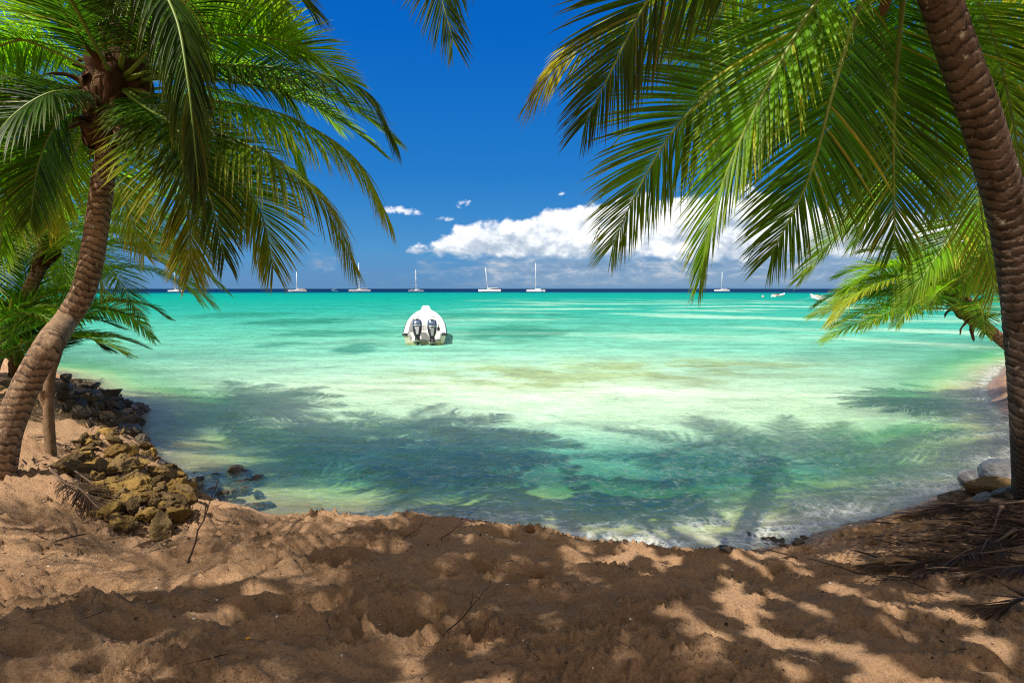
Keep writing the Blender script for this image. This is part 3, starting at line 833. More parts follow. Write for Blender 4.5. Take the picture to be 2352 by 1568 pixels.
# the thick palm on the right, crown above the picture
rb = on_ground(2375, 1142)
C4 = at(2085, -190, 4.6)
T4 = [rb - np.array([0, 0, .25]), at(2372, 1000, 6.2), at(2362, 820, 5.95), at(2330, 560, 5.6), at(2262, 300, 5.2), at(2196, 110, 4.9), at(2140, -60, 4.7), at(2108, -160, 4.62)]
F4 = [
 ([(1960,-250,4.5),(1760,-220,4.3),(1600,-120,4.3),(1489,0,4.35),(1402,168,4.5),(1345,280,4.7)], dict(K, leaf=.86, face=.8)),
 ([(1900,-200,5.2),(1640,-90,5.4),(1500,10,5.5),(1417,55,5.6),(1300,130,5.7),(1225,220,5.8)], dict(B, dry=.6, droop=.6, vee=-.2, face=.3)),
 ([(1980,-130,4.7),(1850,-10,4.9),(1748,100,5),(1560,284,5.1),(1468,432,5.3),(1408,560,5.5)], dict(mat=M_LEAF, leaf=.88, dry=.14, face=.7)),
 ([(2010,-130,4.3),(1910,-40,4.1),(1839,60,4.1),(1697,330,4.2),(1632,510,4.3),(1610,630,4.4)], dict(B, leaf=.72, face=.75, roll=50, ang=(55, 15))),
 ([(2040,-100,4.8),(1976,10,5),(1915,203,5.1),(1859,406,5.3),(1772,585,5.6)], dict(mat=M_LEAF, leaf=.9, face=.75)),
 ([(2082,-80,4.9),(2074,0,5.1),(2060,150,5.3),(2052,305,5.5),(2055,560,5.8)], dict(mat=M_LEAF, leaf=.92, face=.75)),
 ([(2150,-120,5.3),(2220,-40,5.5),(2280,80,5.7),(2318,230,5.8),(2350,410,6)], dict(dry=.2, roll=40, face=.5)),
 ([(2180,-220,5.0),(2310,-150,5.6),(2420,20,6.2),(2470,220,6.6)], dict(dry=.5, face=.5)),
 ([(2120,-110,5.5),(2190,90,6.2),(2236,320,6.7),(2256,500,7.0),(2272,590,7.1),(2284,670,7.2)], dict(dry=.3, leaf=1.05, face=.7)),
 ([(1990,-260,4.9),(1830,-200,5.4),(1700,-60,5.8),(1620,110,6.1),(1590,260,6.3)], dict(B, dry=.15, face=.5)),
 ([(2020,-170,5.0),(1930,-60,5.4),(1830,90,5.8),(1740,270,6.1),(1690,400,6.3)], dict(B, dry=.1, face=.6)),
 ([(2100,-60,5.2),(2130,100,5.7),(2150,300,6.2),(2160,480,6.5)], dict(B, face=.6)),
 ([(2060,-60,5.3),(2010,120,5.6),(1960,280,5.9),(1930,430,6.1)], dict(B, face=.5)),
]
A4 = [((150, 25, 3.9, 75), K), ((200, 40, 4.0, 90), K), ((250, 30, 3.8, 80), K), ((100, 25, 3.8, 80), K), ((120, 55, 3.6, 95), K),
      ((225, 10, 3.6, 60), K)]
palm("coconut_palm", "thick dark coconut palm trunk on the right edge, its lowest fronds hanging across the sky", T4, [.19, .186, .182, .175, .163, .150, .140, .132], C4, F4, seed=2, spacing=.10, width=.0115, n=132, arcs=A4, bark=M_BARK_SHADED, bole=1.25, heart_r=.26, scraps=0)

# far palm leaning out over the water on the right
C5 = at(2222, 712, 14)
T5 = [at(2560, 905, 14.6), at(2440, 868, 14.3), at(2350, 818, 14.1), at(2290, 772, 14.05), at(2240, 728, 14)]
A5 = [((az, el, L * .92, bd * .80), dict(B if k % 2 else {}, leaf=.66, droop=.35, n=90, face=.3)) for k, (az, el, L, bd) in enumerate(
     [(-70, 35, 3.7, 95), (-100, 55, 3.6, 120), (-120, 25, 3.4, 85), (-50, 15, 3.2, 70), (-85, 30, 3.7, 90), (-95, 42, 3.6, 95), (-80, 22, 3.8, 70), (-62, 55, 3.4, 110), (-110, 15, 3.6, 60), (-130, 35, 3.2, 90), (-40, 30, 3.0, 80), (-10, 50, 3.2, 95), (-150, 20, 3.0, 80),
      (-170, 45, 3.0, 95), (20, 30, 3.0, 80), (60, 45, 3.0, 95), (-75, 70, 3.2, 110), (-140, 65, 2.8, 115), (30, 75, 2.8, 110), (-90, 5, 3.7, 48)])]
F5 = [([(2140,655,13.7),(2060,640,13.5),(1975,672,13.4),(1905,740,13.4)], dict(B, dry=.35, leaf=.8, droop=.6)), ([(2150,640,13.9),(2080,612,13.8),(1990,630,13.7),(1920,690,13.7)], dict(B, leaf=.75))]
palm("coconut_palm", "low coconut palm leaning out over the water behind the thick right trunk", T5, [.16, .15, .14, .13, .12], C5, F5, seed=3, arcs=A5, heart_r=.2, boots=8, scraps=0, spacing=.11)

# bright palm behind the right trunk
C6 = at(2315, 395, 9.2)
T6 = [on_ground(2470, 1010), at(2450, 850, 9.0), at(2400, 640, 9.1), at(2325, 420, 9.2)]
F6 = [([(2270,395,9.1),(2180,395,9),(2060,430,8.9),(1940,520,8.9),(1845,632,8.9)], dict(B, leaf=.9, dry=.1)),
      ([(2270,380,9.4),(2170,340,9.6),(2080,370,9.8),(2000,470,9.9),(1960,560,10)], dict(B, leaf=.8)),
      ([(2280,430,9.0),(2220,500,8.9),(2150,590,8.9),(2090,680,8.9)], dict(B, leaf=.8)),
      ([(2310,300,9.0),(2290,150,8.8),(2240,40,8.6),(2160,10,8.5)], dict(B, leaf=.8)),
      ([(2350,310,9.2),(2400,160,9.2),(2380,20,9.1),(2300,-60,9)], dict(B, leaf=.8)),
      ([(2290,330,9.5),(2220,230,9.9),(2130,200,10.2),(2040,240,10.4)], dict(B, leaf=.8)),
      ([(2300,450,9.4),(2270,560,9.5),(2210,650,9.6)], dict(B, leaf=.7)),
      ([(2380,330,9.0),(2440,180,8.9),(2420,40,8.8)], dict(B)), ]
palm("coconut_palm", "bright green coconut palm mostly hidden behind the thick right trunk", T6, [.15, .14, .13, .12], C6, F6, seed=4, heart_r=.2, boots=6)

# palms further left
C2 = at(20, 505, 11.5)
T2 = [on_ground(-120, 905), at(-95, 800, 11.4), at(-40, 650, 11.5), at(5, 530, 11.5)]
A2 = [((az, el, 3.9, bd), dict(B if k % 3 == 0 else {}, leaf=.85, n=80)) for k, (az, el, bd) in enumerate(
     [(75, 45, 95), (100, 30, 85), (60, 15, 75), (120, 10, 75), (140, 50, 100), (170, 25, 90), (200, 45, 95), (-130, 30, 90), (-90, 50, 95), (-50, 30, 90), (-10, 55, 100), (30, 40, 95), (85, 5, 65), (150, -5, 60), (105, 62, 110), (190, 70, 110), (50, 65, 110), (-20, 5, 70)])]
palm("coconut_palm", "shaded coconut palm standing behind the leaning left palm at the picture edge", T2, [.17, .15, .14, .13], C2, [], seed=5, arcs=A2, heart_r=.22, boots=8)
C10 = at(118, 560, 13.2)
T10 = [on_ground(-40, 880), at(10, 780, 13.0), at(70, 660, 13.1), at(108, 580, 13.2)]
A10 = [((az, el, 3.7, bd), dict(B if k % 4 == 0 else {}, leaf=.85, n=84)) for k, (az, el, bd) in enumerate(
     [(70, 40, 95), (95, 20, 75), (50, 60, 105), (115, 45, 95), (140, 20, 80), (165, 50, 100), (195, 25, 85), (225, 45, 95), (255, 20, 80), (280, 50, 95), (310, 30, 85), (345, 50, 95), (20, 30, 85), (180, 70, 115), (265, 70, 110), (120, 0, 55), (210, 0, 60), (85, 5, 60), (150, 35, 95), (60, 10, 60), (240, 5, 60), (290, 10, 65)])]
palm("coconut_palm", "shaded coconut palm at the water's edge behind the leaning left trunk", T10, [.15, .14, .13, .12], C10, [], seed=10, arcs=A10, heart_r=.2, boots=6, scraps=2)
CY = on_ground(-70, 900) + np.array([0, 0, .2])
AY = [((az, el, 2.9, bd), dict(leaf=.7, n=76)) for az, el, bd in [(60, 62, 85), (85, 45, 80), (110, 65, 95), (30, 55, 85), (140, 50, 90), (180, 60, 95), (0, 65, 95), (75, 75, 90), (45, 40, 70)]]
palm("young_palm", "young palm sprouting at the left picture edge behind the sand bank", None, None, CY, [], seed=11, arcs=AY, heart_r=.14, boots=5, scraps=0)
b3 = on_ground(42, 868)
d3 = b3[1] * cp + (CAM_Z - b3[2]) * sp
C3 = b3 + np.array([0, 0, .22])
k3 = d3
F3 = [([(58,823,k3),(138,691,k3),(180,612,k3),(260,560,k3),(340,575,k3)], dict(leaf=.8)),
      ([(90,780,k3),(160,690,k3),(225,628,k3),(293,614,k3),(370,628,k3),(441,668,k3)], dict(B, leaf=.75, dry=.2, droop=.7)),
      ([(100,795,k3-.3),(170,730,k3-.4),(217,698,k3-.5),(280,692,k3-.5),(340,702,k3-.5),(384,728,k3-.5)], dict(leaf=.65)),
      ([(100,800,k3+.5),(170,740,k3+.6),(230,712,k3+.6),(293,723,k3+.6),(353,778,k3+.6)], dict(B, leaf=.6, droop=.6)),
      ([(90,820,k3-.6),(150,785,k3-.8),(200,775,k3-.9),(245,800,k3-1)], dict(K, leaf=.75)),
      ([(36,800,k3),(53,740,k3),(60,650,k3),(40,570,k3),(-10,520,k3)], dict(leaf=.8)),
      ([(20,790,k3),(-20,700,k3),(-70,660,k3),(-140,700,k3)], dict(K)),
      ([(30,800,k3-.6),(20,720,k3-1.1),(10,690,k3-1.5),(20,700,k3-2.0)], dict(K)),
      ([(45,790,k3+.6),(100,690,k3+1.0),(150,630,k3+1.3),(230,620,k3+1.5)], dict(B)),
      ([(60,800,k3-.4),(110,740,k3-.7),(130,720,k3-1.0),(120,750,k3-1.3)], dict(K)),
      ([(10,810,k3-.3),(-40,780,k3-.5),(-90,800,k3-.6)], dict(K))]
palm("young_palm", "young stemless palm fanning out of the ground behind the leaning left trunk", None, None, C3, F3, cat="palm tree", seed=6, heart_r=.14, boots=6, rib_r=.026)
# the tall palms at the photographer's back: their crowns roof the beach and one tip hangs into the view
C7 = np.array([0.0, 6.0, 7.9])
T7 = [np.array([-2.7, -2.2, .9]), np.array([-2.5, -.9, 3.0]), np.array([-1.7, 1.6, 5.5]), np.array([-.55, 4.6, 7.2]), np.array([-.05, 5.85, 7.8])]
A7 = [((az, el, L, bd), dict(K, n=90)) for az, el, L, bd in [(20, 48, 3.7, 42), (60, 40, 3.9, 50), (95, 30, 3.9, 45), (130, 45, 3.9, 70), (165, 25, 3.9, 60), (200, 45, 3.9, 80), (235, 25, 3.9, 60), (270, 40, 3.9, 55), (305, 42, 3.8, 48), (340, 50, 3.6, 42), (40, 65, 3.7, 60), (110, 60, 3.8, 80), (250, 65, 3.7, 75), (320, 68, 3.6, 60)]]
F7 = [([(1150,-560,6.6),(1090,-380,6.8),(1030,-200,6.8),(1008,-50,6.7),(1040,92,6.6)], dict(K, leaf=1.0, dry=.06, face=.85, ang=(66, 18)))]
palm("coconut_palm", "overhead coconut palm whose single frond tip hangs into the top of the sky", T7, [.19, .17, .16, .15, .14], C7, F7, seed=7, arcs=A7, heart_r=.26)
A8 = [((az, el, L, bd), dict(K, n=80)) for az, el, L, bd in [(20, 40, 3.2, 70), (55, 55, 3.4, 90), (80, 25, 3.7, 70), (110, 50, 3.8, 90), (135, 25, 3.7, 75), (165, 50, 3.7, 95), (195, 20, 3.6, 70), (225, 45, 3.8, 90), (260, 25, 3.6, 75), (295, 50, 3.6, 85), (330, 50, 3.2, 80), (95, 70, 3.4, 105), (215, 70, 3.4, 105)]]
T8 = [np.array([-6.4, -1.6, .9]), np.array([-6.1, -.8, 2.6]), np.array([-5.5, .4, 4.5]), np.array([-4.9, 1.2, 5.7])]
palm("coconut_palm", "overhead coconut palm at the back left whose shade falls on the left foreground sand", T8, [.19, .17, .15, .14], np.array([-4.8, 1.35, 5.9]), [], seed=8, arcs=A8, heart_r=.24)
# unseen broad-leaved tree added for shade; canopy holes cut along the sun dapple the sand
tg = np.random.default_rng(33)
root = empty("added_shade_tree", (1.7, -3.4, 1.1)); tag(root, "unseen broad-leaved tree added behind the camera, canopy holes shaped to dapple the sand", "tree")
inv = Matrix.Translation(-Vector((1.7, -3.4, 1.1)))
SD3 = np.array(sdir)
holes = []
def hole(x0, x1, y0, y1, r0, r1, n, gap):
    for _ in range(n):
        x, y_ = tg.uniform(x0, x1), tg.uniform(y0, y1)
        if all((x - q[0]) ** 2 + (y_ - q[1]) ** 2 > (gap + tg.uniform(0, .12)) ** 2 for q in holes): holes.append((x, y_, tg.uniform(r0, r1)))
hole(-.5, 3.5, 2.2, 6.9, .10, .17, 2500, .26)
holes += [(1.8, 9.0, .5), (1.2, 9.1, .45), (2.5, 8.9, .4), (.2, 8.6, .35), (-1.2, 8.3, .5), (3.4, 8.3, .35)]
hole(-2.3, -.9, 2.4, 6.8, .14, .26, 200, .36)
hole(3.3, 5.2, 2.6, 5.2, .08, .13, 60, .6)
hole(-2.2, 4.5, 7.2, 9.8, .28, .55, 60, .85)
HX = np.array(holes)
N_ = 12500
gx, gy = tg.uniform(-2.3, 5.6, N_), tg.uniform(1.9, 9.4, N_)
hz = tg.uniform(6.0, 7.2, N_)
dd_ = np.sqrt((gx[:, None] - HX[None, :, 0]) ** 2 + ((gy[:, None] - HX[None, :, 1]) * .8) ** 2)
ok = (dd_ > HX[None, :, 2] + .025).all(1)
edge = sstep(-1.8, -.7, gx) * sstep(9.6, 8.2, gy + .8 * fbm2(gx * .8, gy * .8, 3, 401))
ok &= tg.random(N_) < np.clip(edge + .05, 0, 1)
LP = np.stack([gx, gy, np.full(N_, .55)], 1) + SD3 * ((hz - .55) / SD3[2])[:, None]
ok &= (gy < 5.2 + .3 * np.sin(gx * 3)) | (gx < 2.3)
ok &= (LP[:, 1] < .3) | ((LP[:, 2] - CAM_Z - .2) / np.maximum(LP[:, 1], .01) > .52)
LP = LP[ok]; m_ = len(LP)
nrm = unit(tg.normal(0, .45, (m_, 3)) + np.array([0, 0, 1.0])); tx = unit(np.cross(nrm, tg.normal(0, 1, (m_, 3)))); ty = np.cross(nrm, tx)
rad_ = tg.uniform(.075, .115, m_)
aa_ = np.linspace(0, 2*math.pi, 8, endpoint=False)
LV = LP[:, None, :] + rad_[:, None, None] * (np.cos(aa_)[None, :, None] * tx[:, None, :] * 1.05 + np.sin(aa_)[None, :, None] * ty[:, None, :] + .12 * np.cos(2 * aa_)[None, :, None] * nrm[:, None, :])
LF = np.arange(m_)[:, None] * 8 + np.arange(8)[None, :]
mk("foliage", LV.reshape(-1, 3), LF, M_LEAF_DARK, root, True, {"dry": np.zeros(m_ * 8), "rnd": np.repeat(tg.random(m_), 8)})
def limb(P, r0, r1, nm="limb"):
    C, _ = spline(P, 40); V, F = tube(C, np.linspace(r0, r1, 40), 12)
    mk(nm, V + .03 * np.stack([fbm3(V * 3, 3, 1), fbm3(V * 3, 3, 2), 0 * V[:, 0]], 1), F, M_HUSK, root)
fork = np.array([1.3, -2.6, 4.0])
limb([np.array([1.7, -3.4, .8]), np.array([1.6, -3.3, 2.2]), fork], .24, .17, "trunk")
cen = LP.mean(0)
for k in range(9):
    e = LP[tg.integers(m_)] - np.array([0, 0, .15])
    limb([fork - np.array([0, 0, .1]), fork * .6 + e * .4 + np.array([0, 0, .7]), fork * .25 + e * .75 + np.array([0, 0, .25]), e], .10, .015)
for ch in root.children: ch.matrix_parent_inverse = inv
# ------------------------------------------------------------------ boats
M_GEL = simple("white_gelcoat", (.80, .80, .77), .28, .5, var=.03, scale=2)
m, t = material("weathered_transom"); M_TRANSOM = m
p = t.obj(); z = t.sep(p)[2]
n = t.noise(t.vmath('MULTIPLY', p, (7, 7, 1.2)), 1.5, 5, .6)
c = t.mix(t.mrange(n, .4, .7), (.60, .62, .48), (.50, .52, .38))
c = t.mix(t.mrange(t.math('ADD', z, t.math('MULTIPLY', n, .12)), .20, .08), c, (.34, .34, .10))
t.out(t.principled(c, .4, .4)); 
M_GEL2 = simple("shaded_gelcoat", (.50, .50, .48), .4, .4, var=.08, scale=4)  # greyer copy of the white gelcoat: the cockpit's inner shading put into the colour
M_BLACK = simple("black_rubber", (.012, .012, .013), .5, .4)
M_COWL = simple("blue_grey_cowling", (.075, .105, .17), .25, .6, .3, var=.1)
M_ENG = simple("black_engine_paint", (.018, .02, .024), .3, .5)
M_STEEL = simple("grey_metal", (.42, .44, .47), .3, .5, .8)
M_PLATE = simple("worn_plate", (.33, .36, .26), .55, .4)
M_BLUE = simple("blue_plastic", (.02, .13, .40), .4, .5)
M_SKYBLUE = simple("light_blue_hull", (.12, .48, .62), .4, .5)
M_ORANGE = simple("orange_cloth", (.75, .17, .05), .7, .3, var=.25)
M_DARKGLASS = simple("dark_window", (.015, .02, .03), .1, .6)
M_SAILBAG = simple("navy_canvas", (.015, .03, .10), .7, .3)
M_PINK = simple("faded_pink_plastic", (.75, .38, .33), .5, .4)
M_ROPE = simple("mooring_rope", (.35, .30, .22), .9, .1)

def hull_lines(L, W, rise):
    def b(s): return W * (.97 + .03 * min(1, s * 3)) * (1 - max(0, (s - .35) / .65) ** 3.2) ** .6 if s < 1 else .0
    def g(s): return .56 + .16 * s + rise * s ** 2.6
    return b, g

def panga(name, label, L=7.4, W=1.12, rise=.92, detail=True, hullmat=None, stripe=None, group=None, cat="motorboat"):
    root = empty(name); tag(root, label, cat, group)
    hm = hullmat or M_GEL
    b, g = hull_lines(L, W, rise)
    ss = np.concatenate([np.linspace(0, .6, 10), np.linspace(.66, .985, 14), [.997]])
    gw = lambda s: min(.24, b(s) * .55)
    rings = []
    for s in ss:
        bb, gg, y = b(s), g(s), s * L
        zk = -.30 + 1.05 * max(0, (s - .55) / .45) ** 2.2
        zc = -.02 + 1.0 * max(0, (s - .5) / .5) ** 2.0
        half = [(0, y, zk), (bb * .80, y, zc), (bb * .88, y, zc + .06), (bb * .96, y, gg - .14), (bb, y, gg - .05), (bb * .985, y, gg), (max(bb - gw(s) * .5, 0), y, gg + .035), (max(bb - gw(s), 0), y, gg + .02)]
        rings.append([(-x_, y_, z_) for x_, y_, z_ in half[::-1]] + half[1:])
    m = MB(); m.loft(rings, closed=False, caps=False)
    n = len(rings[0])
    m.build("hull", hm, root, smooth=True)
    # foredeck with a bow nose, and the open well behind it
    dk = MB(); rr_ = []
    for s in [.76, .80, .85, .89, .93, .96, .985, .997]:
        x = max(b(s) - gw(s) + .01, .01); z = g(s) + .022
        rr_.append([(x * k, s * L, z + .10 * (1 - k * k) * min(1, (1 - s) * 9)) for k in np.linspace(-1, 1, 9)])
    dk.loft(rr_, closed=False, caps=False)
    z0 = .14; s0 = .76
    xb = b(s0) - gw(s0); zb = g(s0) + .12
    dk.add([(-xb, s0*L, z0), (xb, s0*L, z0), (xb, s0*L, zb - .10), (0, s0*L, zb), (-xb, s0*L, zb - .10)], [[0, 1, 2, 3, 4]])
    dk.build("foredeck", hm, root, smooth=True)
    nose = MB()
    yb, zb = L * .972, g(.97)
    nose.loft([[(-.30*k, yb - .14 + d, zb + h), (.30*k, yb - .14 + d, zb + h), (.21*k, yb + .34 + d, zb + .14 + h), (-.21*k, yb + .34 + d, zb + .14 + h)] for k, d, h in ((.8, 0, -.2), (1, 0, .03), (.85, 0, .13))])
    nose.build("bow_nose", hm, root)
    # cockpit
    ck = MB(); rr_ = []
    for s in np.linspace(.085, s0, 14):
        x = b(s) - gw(s); gz = g(s) + .02
        rr_.append([(-x, s*L, gz), (-x + .05, s*L, z0 + .06), (-x + .14, s*L, z0), (x - .14, s*L, z0), (x - .05, s*L, z0 + .06), (x, s*L, gz)])
    ck.loft(rr_, closed=False, caps=False); ck.build("cockpit", M_GEL2, root)
    # transom with a motor well
    tr = MB(); B0 = b(0); G0 = g(0); wl_, wz = .74, .22
    tr.add([(-B0*.80, 0, -.02), (0, 0, -.30), (B0*.80, 0, -.02), (B0*.88, 0, .04), (B0*.96, 0, G0 - .14), (B0, 0, G0 - .05), (wl_ + .08, 0, G0 - .05), (wl_, 0, wz), (-wl_, 0, wz), (-wl_ - .08, 0, G0 - .05), (-B0, 0, G0 - .05), (-B0*.96, 0, G0 - .14), (-B0*.88, 0, .04)],
           [[0, 1, 2, 7, 8], [2, 3, 4, 5, 6, 7], [8, 9, 10, 11, 12, 0]])
    tr.build("transom", M_TRANSOM if detail else hm, root)
    wlm = MB(); dpt = .085 * L
    wlm.add([(-wl_, .004, wz), (wl_, .004, wz), (wl_ - .03, dpt, wz + .05), (-wl_ + .03, dpt, wz + .05), (wl_ + .03, dpt, G0 - .03), (-wl_ - .03, dpt, G0 - .03), (-wl_ - .08, .004, G0 - .05), (wl_ + .08, .004, G0 - .05),
             (-B0, 0.004, G0 - .05), (B0, .004, G0 - .05), (B0, dpt, G0 + .0), (-B0, dpt, G0)],
            [[0, 1, 2, 3], [3, 2, 4, 5], [0, 3, 5, 6], [1, 7, 4, 2], [6, 5, 11, 8], [7, 9, 10, 4]])
    wlm.box((0, dpt + .03, G0 + .0), (2*wl_ + .06, .07, .06))
    wlm.build("motor_well", hm, root)
    rail = MB()
    for sx in (-1, 1):
        P = [(sx * (b(s) + .012), s * L, g(s) - .075) for s in np.linspace(.0, .96, 26)]
        rail.tube(P, .032, 6)
        rail.tube([(sx * (B0 + .01), -.015, G0 - .075), (sx * (wl_ + .12), -.015, G0 - .075)], .034, 6)
    rail.build("rub_rail", stripe or M_BLACK, root, smooth=True)
    for k, s in enumerate((.20, .34, .48, .62)):
        x = b(s) - gw(s) - .03
        MB().box((0, s * L, .40), (2 * x, .30, .05), bev=.015).box((0, s * L, .26), (1.9 * x, .22, .22)).build("bench", M_GEL2 if k % 2 else hm, root)
    if detail:
        for k in range(2):
            MB().box((-.30 + .32 * k, s0 * L - .015, .55), (.30, .02, .34), bev=.006).build("locker_door", M_GEL2, root)
        cn = MB(); cn.box((.36, 1.75, .42), (.55, .42, .56), bev=.04, taper=(.9, .7)); con = cn.build("console", hm, root)
        MB().tube([(.36 + .19*math.cos(a), 1.50 - .07*math.sin(a), .90 + .17*math.sin(a)) for a in np.linspace(0, 2*math.pi, 25)], .014, 6).build("steering_wheel", M_BLACK, con, smooth=True)
        MB().box((.70, 1.35, .70), (.14, .10, .20), bev=.02).tube([(.70, 1.33, .76), (.70, 1.30, .92)], .02, 6).build("throttle_box", M_BLACK, con)
        for sx in (-1, 1):
            MB().tube([(sx*.78, -.02, .02), (sx*.78, -.03, .02)], .022, 8).build("drain_plug", M_BLACK, root)
        MB().tube([(-.36, -.05, .22), (-.15, -.10, .27), (.10, -.10, .20), (.36, -.05, .24)], .018, 6).tube([(.36, -.05, .24), (.6, -.06, .26), (.80, -.02, .19)], .016, 6).tube([(-.36, -.05, .22), (-.1, -.12, .16), (.12, -.12, .12), (.30, -.06, .22)], .013, 6).build("steering_cable", M_BLACK, root, smooth=True)
        MB().box((B0 - .10, .50*L, g(.5) + .05), (.05, .16, .05), bev=.01).build("cleat", M_BLACK, root)
    return root

def outboard(parent, x, tilt):
    """cowling over a black leg; the pivot is on the transom edge"""
    def rnd_ring(z, wx, wy, oy, n=20, e=3.0):
        a = np.linspace(0, 2*math.pi, n, endpoint=False)
        return [(wx*abs(math.cos(k))**(2/e)*(1 if math.cos(k) > 0 else -1), oy + wy*abs(math.sin(k))**(2/e)*(1 if math.sin(k) > 0 else -1), z) for k in a]
    cw = MB().loft([rnd_ring(.62, .235, .33, -.14), rnd_ring(.70, .24, .335, -.14), rnd_ring(.86, .225, .32, -.13), rnd_ring(.93, .20, .28, -.12), rnd_ring(.95, .13, .2, -.11)]).build("outboard_motor", M_COWL, parent, smooth=True)
    MB().box((0, -.42, .925), (.15, .10, .03), bev=.01).build("rear_vent", M_BLACK, cw)
    MB().loft([rnd_ring(.565, .245, .335, -.14), rnd_ring(.615, .25, .34, -.14)]).build("trim_band", M_STEEL, cw, smooth=True)
    MB().loft([rnd_ring(.02, .085, .15, -.14), rnd_ring(.18, .15, .20, -.14), rnd_ring(.36, .215, .28, -.14), rnd_ring(.56, .24, .33, -.14)]).build("lower_cowling", M_ENG, cw, smooth=True)
    MB().loft([[(-.05, -.455, .12), (.05, -.455, .12), (.05, -.38, .12), (-.05, -.38, .12)], [(-.10, -.495, .50), (.10, -.495, .50), (.10, -.40, .50), (-.10, -.40, .50)]]).build("rear_panel", M_STEEL, cw)
    MB().loft([rnd_ring(-.52, .045, .16, -.15, 12, 2), rnd_ring(-.2, .06, .16, -.15, 12, 2), rnd_ring(.04, .08, .15, -.14, 12, 2)]).build("leg", M_ENG, cw, smooth=True)
    pl = [(.20*math.cos(a), -.22 + .26*math.sin(a), 0) for a in np.linspace(0, 2*math.pi, 18, endpoint=False)]
    MB().loft([[(x_, y_, -.235) for x_, y_, _ in pl], [(x_, y_, -.215) for x_, y_, _ in pl]]).build("cavitation_plate", M_PLATE, cw)
    MB().loft([[(.07*k*math.cos(a), y, -.42 + .07*k*math.sin(a)) for a in np.linspace(0, 2*math.pi, 12, endpoint=False)] for y, k in ((.10, .1), (.03, .75), (-.12, 1), (-.28, .95), (-.36, .6))]).build("gearcase", M_ENG, cw, smooth=True)
    pr = MB()
    for q in range(3):
        a = q*2*math.pi/3
        V = [(r_*math.cos(a + da), -.33 + dy, -.42 + r_*math.sin(a + da)) for r_, da, dy in ((.04, -.3, .02), (.17, -.42, .05), (.19, 0, 0), (.17, .42, -.05), (.04, .3, -.02))]
        pr.add(V + [(x_, y_ - .008, z_) for x_, y_, z_ in V], [[0, 1, 2, 3, 4], [9, 8, 7, 6, 5]] + [[i, 5+i, 5+(i+1) % 5, (i+1) % 5] for i in range(5)])
    pr.build("propeller", M_STEEL, cw)
    MB().box((-.10, .04, .02), (.05, .16, .34), bev=.01).box((.10, .04, .02), (.05, .16, .34), bev=.01).box((0, .10, -.08), (.26, .04, .18)).build("mounting_bracket", M_ENG, cw)
    cw.location = (x, -.06, .26); cw.rotation_euler = (tilt, 0, 0)
    return cw

pl = onz(976, 791)
boat = panga("open_motorboat", "white open motorboat with two dark outboards moored in the shallows, stern towards the beach")
outboard(boat, -.37, R(-24)); outboard(boat, .37, R(-12))
boat.location = (pl[0], pl[1], 0); boat.rotation_euler = (R(-.6), 0, R(7.5))
# things lying in the boat
jc = MB().box((0, 0, .13), (.20, .30, .26), bev=.04).box((0, .05, .29), (.05, .16, .05), bev=.015).build("jerry_can", M_BLUE)
tag(jc, "blue plastic jerry can standing in the stern corner of the white motorboat", "jerry can")
cs_, sn_ = math.cos(R(7.5)), math.sin(R(7.5))
jc.location = (pl[0] + (-.66)*cs_ - 1.05*sn_, pl[1] + (-.66)*sn_ + 1.05*cs_, .15); jc.rotation_euler = (0, 0, R(20))

# smaller boats on the right
def place(o, u, v, rz): q = onz(u, v); o.location = (q[0], q[1], 0); o.rotation_euler = (0, 0, R(rz)); return q
b2 = panga("open_motorboat", "white open boat with an orange heap in its bow moored beside the leaning palm", L=7.6, W=.95, rise=.75, detail=False)
q2 = place(b2, 1948, 693, 82)
b3_ = panga("speedboat", "small white speedboat riding a low swell beyond the hanging frond tips", L=5.6, W=1.05, rise=.35, detail=False)
q3 = place(b3_, 1776, 681.5, -62)
scr = MB().loft([[(-.75, 2.4, .55), (.75, 2.4, .55), (.62, 2.45, .55), (-.62, 2.45, .55)], [(-.6, 1.95, 1.05), (.6, 1.95, 1.05), (.55, 2.0, 1.05), (-.55, 2.0, 1.05)]]).build("windscreen", M_DARKGLASS, b3_)
MB().box((0, 1.1, .72), (1.2, .7, .28), bev=.05).build("seat_cushion", M_ORANGE, b3_)
MB().box((0, -.2, .5), (.4, .4, .7), bev=.08).build("outboard_motor", M_GEL, b3_)
def blob_pile(name, label, cat, n, sx, sy, mat, seed):
    g_ = np.random.default_rng(seed); mb = MB()
    for _ in range(n):
        mb.box((g_.normal(0, sx), g_.normal(0, sy), g_.uniform(.05, .28)), (g_.uniform(.3, .5), g_.uniform(.3, .5), g_.uniform(.12, .2)), g_.uniform(0, 3), bev=.05)
    o = mb.build(name, mat); tag(o, label, cat); return o
lj = blob_pile("life_jackets", "heap of orange life jackets in the bow of the white boat", "life jackets", 9, .28, .34, M_ORANGE, 3)
a_ = R(82); lj.location = (q2[0] - 6.3*math.sin(a_), q2[1] + 6.3*math.cos(a_), 1.12)
rp = MB().tube([(0, 0, 0), (-1.2, -.3, -.55), (-2.6, -.6, -.95), (-3.6, -.8, -1.2)], .02, 5).build("mooring_rope", M_ROPE)
tag(rp, "thin mooring rope running from the white boat's bow into the sea", "rope"); rp.location = (q2[0] - 7.5*math.sin(a_), q2[1] + 7.5*math.cos(a_), 1.2)
by = MB(); aa = np.linspace(0, 2*math.pi, 14, endpoint=False)
by.loft([[(.36*math.sin(e)*math.cos(k), .36*math.sin(e)*math.sin(k), .12 - .36*math.cos(e)) for k in aa] for e in np.linspace(.05, math.pi - .3, 9)]).tube([(0, 0, .44), (0, 0, .62)], .04, 8).tube([(.09*math.cos(k), 0, .68 + .09*math.sin(k)) for k in np.linspace(0, 2*math.pi, 13)], .02, 5)
